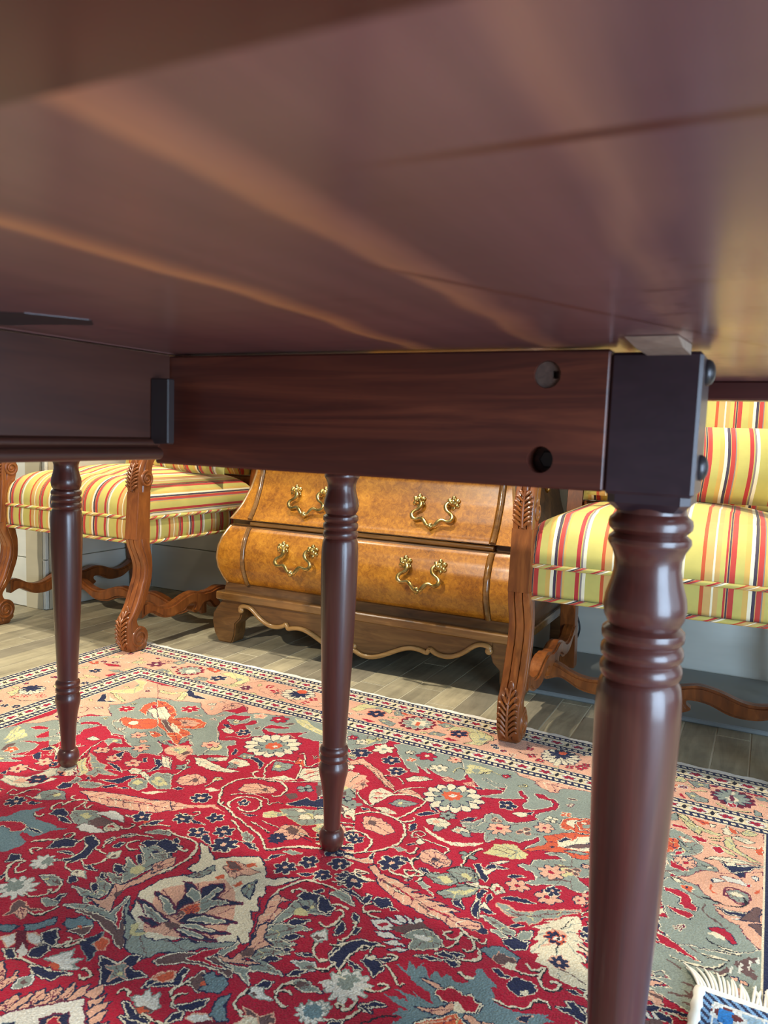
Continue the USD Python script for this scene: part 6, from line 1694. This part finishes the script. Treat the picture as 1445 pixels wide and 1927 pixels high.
# moulded base: cove, flat ledge, scalloped apron, bracket feet
cove = Polygon([(1.915, .163), (1.877, .163), (1.8785, .170), (1.883, .179), (1.8835, .186), (1.915, .186)])
def along_x(poly, x0, x1):
    return place(trimesh.creation.extrude_polygon(poly, x1-x0, engine='earcut'), np.array([[0, 0, 1], [1, 0, 0], [0, 1, 0]]), (x0, 0, 0))
obj('base_cove', along_x(cove, -.472, .472), 'trim_shade_wood', chest, 35)
obj('base_ledge', rbox(-.482, .482, 1.846, 2.345, .139, .163, .003), 'ledge_wood', chest, False)
sc = [(-.398, .1180), (-.392, .1240), (-.380, .1265), (-.362, .1235), (-.338, .107), (-.305, .086), (-.280, .0790), (-.262, .0795), (-.243, .0850), (-.231, .0935), (-.222, .0795), (-.200, .0850), (-.170, .0850), (-.135, .0730), (-.095, .054), (-.060, .042), (-.030, .0405), (-.012, .0455), (0, .050)]
low = [(x, z) for x, z in sc] + [(-x, z) for x, z in sc[::-1][1:]]
def smooth_pts(p):
    out = []
    i9 = [k for k, q in enumerate(p) if abs(abs(q[0])-.231) < 1e-6 or abs(abs(q[0])-.222) < 1e-6]
    cuts = [0] + sorted(i9) + [len(p)-1]
    for a, b in zip(cuts[:-1], cuts[1:]):
        q = p[a:b+1]
        s = spline(q, 12*(len(q)-1)+1) if len(q) > 2 else np.array(q, float)
        out += s.tolist()[:-1]
    return np.array(out + [p[-1]])
edge = smooth_pts(low)
ap = Polygon([(-.405, .1385)] + edge.tolist() + [(.405, .1385)]).buffer(0)
obj('apron', place(extr(ap, .018), XZ, (0, 1.880, 0)), 'trim_shade_wood', chest, False)  # same wood as the drawers; table shade put in by the darker tone
ed = np.stack([edge[:, 0], np.full(len(edge), 1.8585), edge[:, 1]], 1)
curl = lambda s_: [(s_*(-.398-.0075+.0075*math.cos(t)), 1.863, .1180-.0075+.0*t+.0075*math.sin(t)-.0*t) for t in np.linspace(0.6, -3.6, 14)]
obj('apron_bead', cat_(tube(ed, .0068, 10, up=(0, 1, 0)), ellipsoid((-.395, 1.859, .112), (.010, .007, .010)), ellipsoid((.395, 1.859, .112), (.010, .007, .010)), ellipsoid((-.002, 1.862, .062), (.0075, .007, .0085))), 'bead_wood', chest, 40)
def foot_mesh(sgn):
    outer = [(-.488, .004), (-.482, .0), (-.440, .0), (-.433, .004), (-.424, .030), (-.423, .062), (-.404, .080), (-.398, .0985), (-.398, .1385), (-.470, .1385), (-.490, .112), (-.508, .088), (-.511, .060), (-.503, .028)]
    P_ = Polygon(spline(outer[8:] + outer[:1], 24).tolist() + outer[1:9] if False else outer).buffer(.003).buffer(-.003)
    e = place(extr(P_, .058, .004), XZ, (0, 1.925, 0))
    if sgn > 0: e = place(e, np.diag([-1.0, 1, 1])); e.invert()
    return e
for s_ in (-1, 1): obj('foot', foot_mesh(s_), 'trim_shade_wood', chest, 30)
for s_ in (-1, 1): obj('foot', rbox(s_*.47-.025, s_*.47+.025, 2.28, 2.335, 0, .1385, .004), 'trim_shade_wood', chest, 30)
obj('chest_top', cat_(rbox(-.475, .475, 1.888, 2.35, .84, .868, .006)), 'ledge_wood', chest, False)
# side pull on the right-hand side
Rs = np.array([[0, -1, 0], [1, 0, 0], [0, 0, 1]], float)
h = UsdGeom.Xform.Define(stage, path_of('handle', chest)).GetPrim(); h.SetCustomDataByKey('label', 'brass pull on the side of the chest')
for nm, ms in (('bail', HB), ('rosette', HR1), ('rosette', HR2)):
    obj(nm, place(ms, np.array([[0, -1, 0], [1, 0, 0], [0, 0, 1]], float), (halfw(.56)-.001, 2.13, .59)), 'brass', h, 40)
# ------------------------------------------------------------------ striped armchairs with carved frames
# local frame: x across (0 = middle), y back (0 = front face of the front legs' blocks), z up
HWID = 0.2965
LEGP = [(.0125, -.026, .026), (.022, -.032, .034), (.05, -.041, .022), (.075, -.042, .006), (.10, -.039, -.006), (.12, -.024, .006), (.15, -.007, .026), (.175, .003, .036), (.20, .012, .046), (.225, .0205, .0515), (.25, .0225, .053), (.275, .016, .052), (.30, .005, .047), (.32, -.003, .0435), (.335, -.006, .0435)]
BLK = [(.335, -.0095, .0445), (.40, -.004, .0455), (.47, .000, .047)]
ARM = [(.47, .000, .047), (.49, -.002, .052), (.51, -.001, .054), (.53, .003, .053), (.55, .010, .058), (.57, .022, .072), (.59, .040, .092), (.61, .064, .120), (.63, .098, .160)]
def leg_section(w, grooves=True):
    """closed outline (x, t): t = 0 front, 1 back; two flutes in front, a quirk on each side"""
    g = []
    if grooves:
        for x, t in ((-1, .14), (-.93, .04), (-.80, .0), (-.42, .0), (-.36, .12), (-.30, .0), (0, -.03), (.30, .0), (.36, .12), (.42, .0), (.80, .0), (.93, .04), (1, .14), (1, .30), (.90, .36), (1, .42), (1, .94), (.93, 1), (-.93, 1), (-1, .94), (-1, .42), (-.90, .36), (-1, .30)):
            g.append((x*w, t))
    else:
        for x, t in ((-1, .06), (-.94, 0), (.94, 0), (1, .06), (1, .94), (.94, 1), (-.94, 1), (-1, .94)): g.append((x*w, t))
    return g
def leg_loft(prof_, w, grooves):
    from scipy.interpolate import PchipInterpolator
    p = np.array(prof_, float); z = np.linspace(p[0, 0], p[-1, 0], max(4, int((p[-1, 0]-p[0, 0])/.006)))
    f, b = PchipInterpolator(p[:, 0], p[:, 1])(z), PchipInterpolator(p[:, 0], p[:, 2])(z)
    ww = w if callable(w) else (lambda q: w)
    return loft([[(x, f_+(b_-f_)*t, z_) for x, t in leg_section(ww(z_), grooves)] for z_, f_, b_ in zip(z, f, b)])
def acanthus(prof_, z0, z1, w, n=7, out=.004):
    """carved leaf on the front of a leg: a midrib with pairs of curling lobes"""
    p = np.array(prof_, float); fy = lambda z: np.interp(z, p[:, 0], p[:, 1])
    ms = []
    zz = np.linspace(z0, z1, 14)
    ms.append(tube(np.stack([np.zeros(14), fy(zz)-out*.8, zz], 1), np.linspace(.0042, .0028, 14), 8, up=(1, 0, 0)))
    H = z1-z0
    for i in range(n):
        zb = z0 + H*(.04+.80*i/(n-1)); sz = (1.0-.45*i/(n-1))
        for s in (-1, 1):
            L = [(.06, 0), (.30, .045), (.58, .125), (.82, .165), (.97, .150)]
            pts = []
            for a, q in spline(L, 9):
                z_ = zb+q*H*.9*(.75+.25*sz); x_ = s*w*a*(1 if i < n-2 else (.85 if i == n-2 else .6))
                pts.append((x_, fy(min(z_, z1+.01))-out*(1.0-.25*a*a), z_))
            ms.append(tube(pts, np.array([.0022, .0032, .004, .0046, .005, .005, .0048, .0042, .003])*(.8+.2*sz), 7, up=(0, 1, 0), squash=.8))
    ms.append(ellipsoid((0, fy(z1)-out*.3, z1+.002), (w*.32, .004, .014)))
    return cat_(*ms)
def volute(c, r, w):
    """scroll: a drum across x with a raised spiral on both faces"""
    dr = place(lathe([(-w, r*.93), (-w+.002, r), (w-.002, r), (w, r*.93)], 40), np.array([[0, 0, 1], [1, 0, 0], [0, 1, 0]]), (0, c[0], c[1]))
    ms = [dr]
    for s in (-1, 1):
        t = np.linspace(.6, 3.6*PI, 60); rr = r*(.93-.66*(t-.6)/(3.6*PI-.6))
        ms.append(tube(np.stack([np.full(60, s*(w+.0002)), c[0]+rr*np.cos(t+PI*.3), c[1]+rr*np.sin(t+PI*.3)], 1), np.linspace(.0042, .003, 60), 8, up=(1, 0, 0)))
        ms.append(ellipsoid((s*w, c[0], c[1]), (.003, r*.24, r*.24)))
    return cat_(*ms)
def wave_bar(L, thick=.030, tight=0.0):
    """os-de-mouton stretcher: outline in (s, z), s from -L/2 to L/2, hooks beside the middle"""
    top = [(.0, .141), (.022, .1425), (.055, .128), (.09, .1165), (.13, .1165), (.17, .129), (.205, .1385), (.235, .1405), (.27, .1330), (.294, .1330)]
    bot = [(.294, .0955), (.268, .088), (.256, .0755), (.246, .0715), (.236, .0735), (.222, .0835), (.231, .0910), (.2335, .1010), (.222, .1045), (.195, .0985), (.165, .0850), (.125, .0800), (.085, .0860), (.055, .1010), (.035, .1085), (.015, .104), (0, .098)]
    bot = [(x+tight*min(1, max(0, (x-.19)/.03))*(x < .29), z) for x, z in bot]
    k = (L/2)/.294
    o = np.vstack([spline(top, 60), spline(bot, 90)]); o[:, 0] *= k
    h1 = Polygon(o).buffer(0)
    full = shapely.union_all([affinity.translate(h1, -L/2, 0), affinity.scale(affinity.translate(h1, -L/2, 0), -1, 1, origin=(0, 0))]).buffer(.0006)
    a = extr(full.buffer(-.0015), thick); b = extr(full, thick*.80); b.apply_translation((0, 0, thick*.10))
    core = full.buffer(-.0085)
    c = extr(core.buffer(.002), thick+.006) if not core.is_empty else a
    c.apply_translation((0, 0, -.003))
    top_mid = [b]
    if not core.is_empty: top_mid.append(c)
    # rounded crest along the top edge
    ts = spline(top, 40); ts[:, 0] *= k
    for s in (1, -1):
        pts = np.stack([s*(ts[:, 0]-L/2), ts[:, 1]-.004, np.full(40, thick/2)], 1)
        top_mid.append(tube(pts, .0075, 8, up=(0, 0, 1), squash=.7))
    mm = cat_(*top_mid); mm.apply_translation((0, 0, -thick/2))
    return mm                                                # drawn in x-y(=z), thickness along z
def perimeter(hx, y0, y1, r, n=96):
    """rounded rectangle, points counter-clockwise from the middle of the front edge; returns points, arc lengths, normals"""
    rr = sbox(-hx+r, y0+r, hx-r, y1-r).buffer(r, quad_segs=12).exterior
    tot = rr.length; s0 = rr.project(Point(0, y0))
    s = np.linspace(0, tot, n, endpoint=False)
    c = rr.is_ccw
    P_ = np.array([rr.interpolate((s0 + (q if c else -q)) % tot).coords[0] for q in s])
    t = np.roll(P_, -1, 0)-np.roll(P_, 1, 0); t /= np.linalg.norm(t, axis=1, keepdims=True)
    return P_, s, np.stack([t[:, 1], -t[:, 0]], 1), tot
SEAT = dict(hx=.312, y0=.018, y1=.575, r=.030)
U0 = .089                                                    # where the stripes fall across the seat
def seat_parts(t, zb=.322, zw=.392):
    N = 128
    P_, s, nrm, tot = perimeter(N_hx := SEAT['hx'], SEAT['y0'], SEAT['y1'], SEAT['r'], N)
    sc_ = np.where(s > tot/2, s-tot, s)
    # boxing band: u = distance along the edge
    v, uv, f = [], [], []
    zs = np.linspace(zb, zw, 6)
    for k, z in enumerate(zs):
        bul = .004*math.sin(PI*k/5)
        for i in range(N+1):
            j = i % N
            v.append((P_[j, 0]+nrm[j, 0]*bul, P_[j, 1]+nrm[j, 1]*bul, z)); q_ = s[j] if i < N/2 else (s[j] if i < N else tot)-tot; uv.append((q_+U0+9.5, 0))
    for k in range(5):
        for i in range(N):
            a = k*(N+1)+i; f += [(a, a+1, a+N+2), (a, a+N+2, a+N+1)]
    c0 = len(v); v.append((0, .3, zb)); uv.append((0, 0))
    for i in range(N): f.append((c0, i+1, i))
    obj('seat_band', (np.array(v), np.array(f)), 'striped_fabric', t, True, uv=np.array(uv))
    # crowned cushion: rings moving in and up
    R, RZ = .125, .112
    rings, uvs = [], []
    A_ = np.r_[np.linspace(0, PI/2, 11), np.zeros(0)]
    arcs = []
    for a in A_: arcs.append((R*(1-math.cos(a)), zw+RZ*math.sin(a), R*a))
    for q in (.25, .5, .75, .97): arcs.append((R+q*(N_hx-R-.004), zw+RZ+.026*(1-(1-q)**2), R*PI/2+q*(N_hx-R)))
    cx, cy = 0, (SEAT['y0']+SEAT['y1'])/2
    hx, hy = SEAT['hx'], (SEAT['y1']-SEAT['y0'])/2
    for ins, z, arc in arcs:
        fx, fy = max(hx-ins, .004)/hx, max(hy-ins*hy/hx*.97, .004)/hy
        for j in range(N):
            x, y = P_[j, 0]*fx, cy+(P_[j, 1]-cy)*fy
            b = .010*math.sin(min(arc/(R*PI/2), 1)*PI)
            rings.append((x+nrm[j, 0]*b, y+nrm[j, 1]*b, z))
            wx = abs(nrm[j, 0])**1.5
            flat = (hx-ins)*1.0
            ux = P_[j, 0]*fx*(1-wx) + wx*np.sign(P_[j, 0])*(hx+R*(PI/2-1)-arc*1.0)*abs(P_[j, 0])/hx
            uvs.append((ux+U0+9.5, 0))
    K = len(arcs); f = []
    for k in range(K-1):
        for j in range(N):
            j2 = (j+1) % N
            f += [(k*N+j, k*N+j2, (k+1)*N+j2), (k*N+j, (k+1)*N+j2, (k+1)*N+j)]
    c0 = len(rings); rings.append((0, cy, arcs[-1][1])); uvs.append((U0+10, 0))
    for j in range(N): f.append(((K-1)*N+j, (K-1)*N+(j+1) % N, c0))
    obj('seat_cushion', (np.array(rings), np.array(f)), 'striped_fabric', t, True, uv=np.array(uvs))
    for z in (zw, zb):
        welt(t, np.c_[P_+nrm*.0035, np.full(N, z)], s)
def welt(t, pts, s, r=.0052, sides=8):
    w = tube(pts, r, sides, closed=True)
    n = len(pts); uv = np.zeros((len(w.vertices), 2))
    for i in range(n):
        for j in range(sides): uv[i*sides+j, 0] = 10 + s[i]*1.0 + U0 + .012*math.sin(2*PI*j/sides)
    obj('welt', (np.array(w.vertices), np.array(w.faces)), 'striped_fabric', t, True, uv=uv)
def back_panel(t):
    """upholstered back, leaning; stripes run up it"""
    y0, z0, y1, z1, hx = .545, .50, .66, 1.10, .270
    n, k = 40, 30
    v, uv, f = [], [], []
    for face in (0, 1):
        for i in range(k+1):
            q = i/k; y, z = y0+(y1-y0)*q, z0+(z1-z0)*q
            for j in range(n+1):
                x = hx*(2*j/n-1)
                e = max(0.0, 1-abs(2*j/n-1)**6)**.5*max(0.0, 1-abs(2*q-1)**8)**.5
                th = (-.034*e-.004) if face == 0 else .030
                v.append((x, y+th, z-.01*th)); uv.append((x+U0+9.5+.012, 0))
    o = (k+1)*(n+1)
    for i in range(k):
        for j in range(n):
            a = i*(n+1)+j
            f += [(a, a+1, a+n+2), (a, a+n+2, a+n+1), (o+a, o+a+n+2, o+a+1), (o+a, o+a+n+1, o+a+n+2)]
    for j in range(n):
        f += [(j, o+j, o+j+1), (j, o+j+1, j+1)]
        a = k*(n+1)+j; f += [(a, o+a+1, o+a), (a, a+1, o+a+1)]
    for i in range(k):
        a, b = i*(n+1), i*(n+1)+n
        f += [(a, a+n+1, o+a+n+1), (a, o+a+n+1, o+a), (b, o+b+n+1, b+n+1), (b, o+b, o+b+n+1)]
    obj('backrest', (np.array(v), np.array(f)), 'striped_fabric', t, True, uv=np.array(uv))
def make_chair(label, loc, rz, u0, pad):
    global U0
    U0 = u0
    t = thing('armchair', label, 'armchair', loc, rz, 'matching striped armchairs')
    seat_parts(t)
    wl = lambda z: .0245 if z < .335 else .0225
    for s in (-1, 1):
        X_ = s*HWID
        mv = lambda m_: place(m_, None, (X_, 0, 0))
        g = obj('front_leg', mv(cat_(leg_loft(LEGP, lambda z: .0245+.0015*math.sin(z*9), True), leg_loft(BLK, .0235, False))), 'chair_wood', t, 32)
        obj('scroll', mv(volute((.006, .0475), .0335, .0235)), 'chair_wood', g, 35)
        obj('acanthus', mv(acanthus(LEGP, .020, .128, .0225, 8)), 'chair_wood', g, 40)
        obj('foot_pad', mv(cat_(rbox(-.0215, .0215, -.028, .026, max(.003, pad[(s+1)//2]), .026, .003), rbox(-.019, .019, -.024, .022, pad[(s+1)//2], .013, .001))), 'chair_wood', g, False)
        a = obj('arm_support', mv(leg_loft(ARM, .0225, True)), 'chair_wood', t, 32)
        obj('scroll', mv(volute((.034, .507), .0255, .0220)), 'chair_wood', a, 35)
        obj('acanthus', mv(acanthus([(.40, .0, 0)] + ARM, .474, .552, .0215, 7)), 'chair_wood', a, 40)
        pts = spline([(X_, .125, .642), (X_, .22, .668), (X_, .36, .672), (X_, .52, .668), (X_*.97, .60, .672)], 30)
        obj('arm', cat_(tube(pts, .024, 14, squash=1.05), ellipsoid((X_, .118, .640), (.027, .030, .024))), 'chair_wood', t, 40)
        bl = [(.0, .585, .627), (.06, .582, .625), (.16, .562, .606), (.30, .553, .600), (.42, .556, .604), (.55, .572, .618), (.80, .612, .655), (1.12, .668, .708)]
        obj('back_leg', mv(leg_loft(bl, .0215, False)), 'chair_wood', t, 32)
        bar = wave_bar(.560)
        obj('side_stretcher', place(bar, np.array([[0, 0, 1], [1, 0, 0], [0, 1, 0]]), (X_*.985, .030+.280, 0)), 'chair_wood', t, 35)
    bar = wave_bar(2*HWID*.985, tight=.022)
    obj('cross_stretcher', place(bar, XZ, (0, .312, -.040)), 'chair_wood', t, 35)
    obj('seat_rail', rbox(-.285, .285, .05, .56, .325, .345, .003), 'chair_wood', t, False)
    back_panel(t)
    for z, y in ((.47, .588), (1.09, .680)):
        obj('back_rail', rbox(-.275, .275, y-.016, y+.018, z-.02, z+.025, .005), 'chair_wood', t, False)
    return t
make_chair('carved wooden armchair in yellow, olive and red striped fabric, at the left of the chest', (-1.915, 1.636, 0.0004), -1.2, .1215, (0.0, .0096))
make_chair('carved wooden armchair in striped yellow and red fabric, partly behind the thick near table leg', (-.166, 1.592, 0.0004), 2.0, .089, (.0096, .0096))
def cushion(label, c, hx, hz, th, lean, rz, name='cushion', u0=.05):
    n, k = 44, 26
    v, uv, f = [], [], []
    for face in (-1, 1):
        for i in range(k+1):
            for j in range(n+1):
                a, b = 2*j/n-1, 2*i/k-1
                pinch = 1-.055*(1-abs(b)**2)*abs(a)**8
                e = (max(0., 1-abs(a)**3.2)**.55)*(max(0., 1-abs(b)**2.6)**.55)
                x, z = a*hx*(1-.04*(1-abs(b)**2)), b*hz*(1-.05*(1-abs(a)**2)*0)
                y = face*(th*e+.002)
                wr = .004*math.sin(9*a+4*b)*e*abs(a)
                v.append((x, y+wr, z)); uv.append((x*1.02+u0+10+.01*b*b, 0))
    o = (k+1)*(n+1)
    for i in range(k):
        for j in range(n):
            a = i*(n+1)+j
            f += [(a, a+1, a+n+2), (a, a+n+2, a+n+1), (o+a, o+a+n+2, o+a+1), (o+a, o+a+n+1, o+a+n+2)]
    rim = [j for j in range(n)] + [i*(n+1)+n for i in range(k)] + [k*(n+1)+n-j for j in range(n)] + [(k-i)*(n+1) for i in range(k)]
    for a, b in zip(rim, rim[1:]+rim[:1]): f += [(a, o+a, o+b), (a, o+b, b)]
    v = np.array(v); cl, sl = math.cos(lean), math.sin(lean)
    v = v @ np.array([[1, 0, 0], [0, cl, -sl], [0, sl, cl]]).T
    o_ = obj(name, (v, np.array(f)), 'striped_fabric', None, True, uv=np.array(uv), loc=c, rz=rz)
    return tag(o_, label, 'cushion', 'striped cushions')
cushion('plump striped lumbar cushion on the seat of the right armchair', (-.158, 1.925, .616), .243, .088, .062, -.22, 0)
cushion('striped cushion barely showing on the seat of the left armchair, under the table rail', (-1.80, 2.02, .615), .20, .11, .06, -.25, 6, u0=.0)
# ------------------------------------------------------------------ small things
cord = spline([(-.496, 2.340, .32), (-.503, 2.339, .21), (-.512, 2.338, .160), (-.496, 2.336, .125), (-.487, 2.335, .080), (-.512, 2.334, .030), (-.524, 2.33, .0165)], 50)
tag(obj('power_cord', tube(cord, .0028, 8, up=(0, 1, 0)), 'cable_black', None, True), 'thin black power cord hanging down the white wall under the right armchair', 'cord')
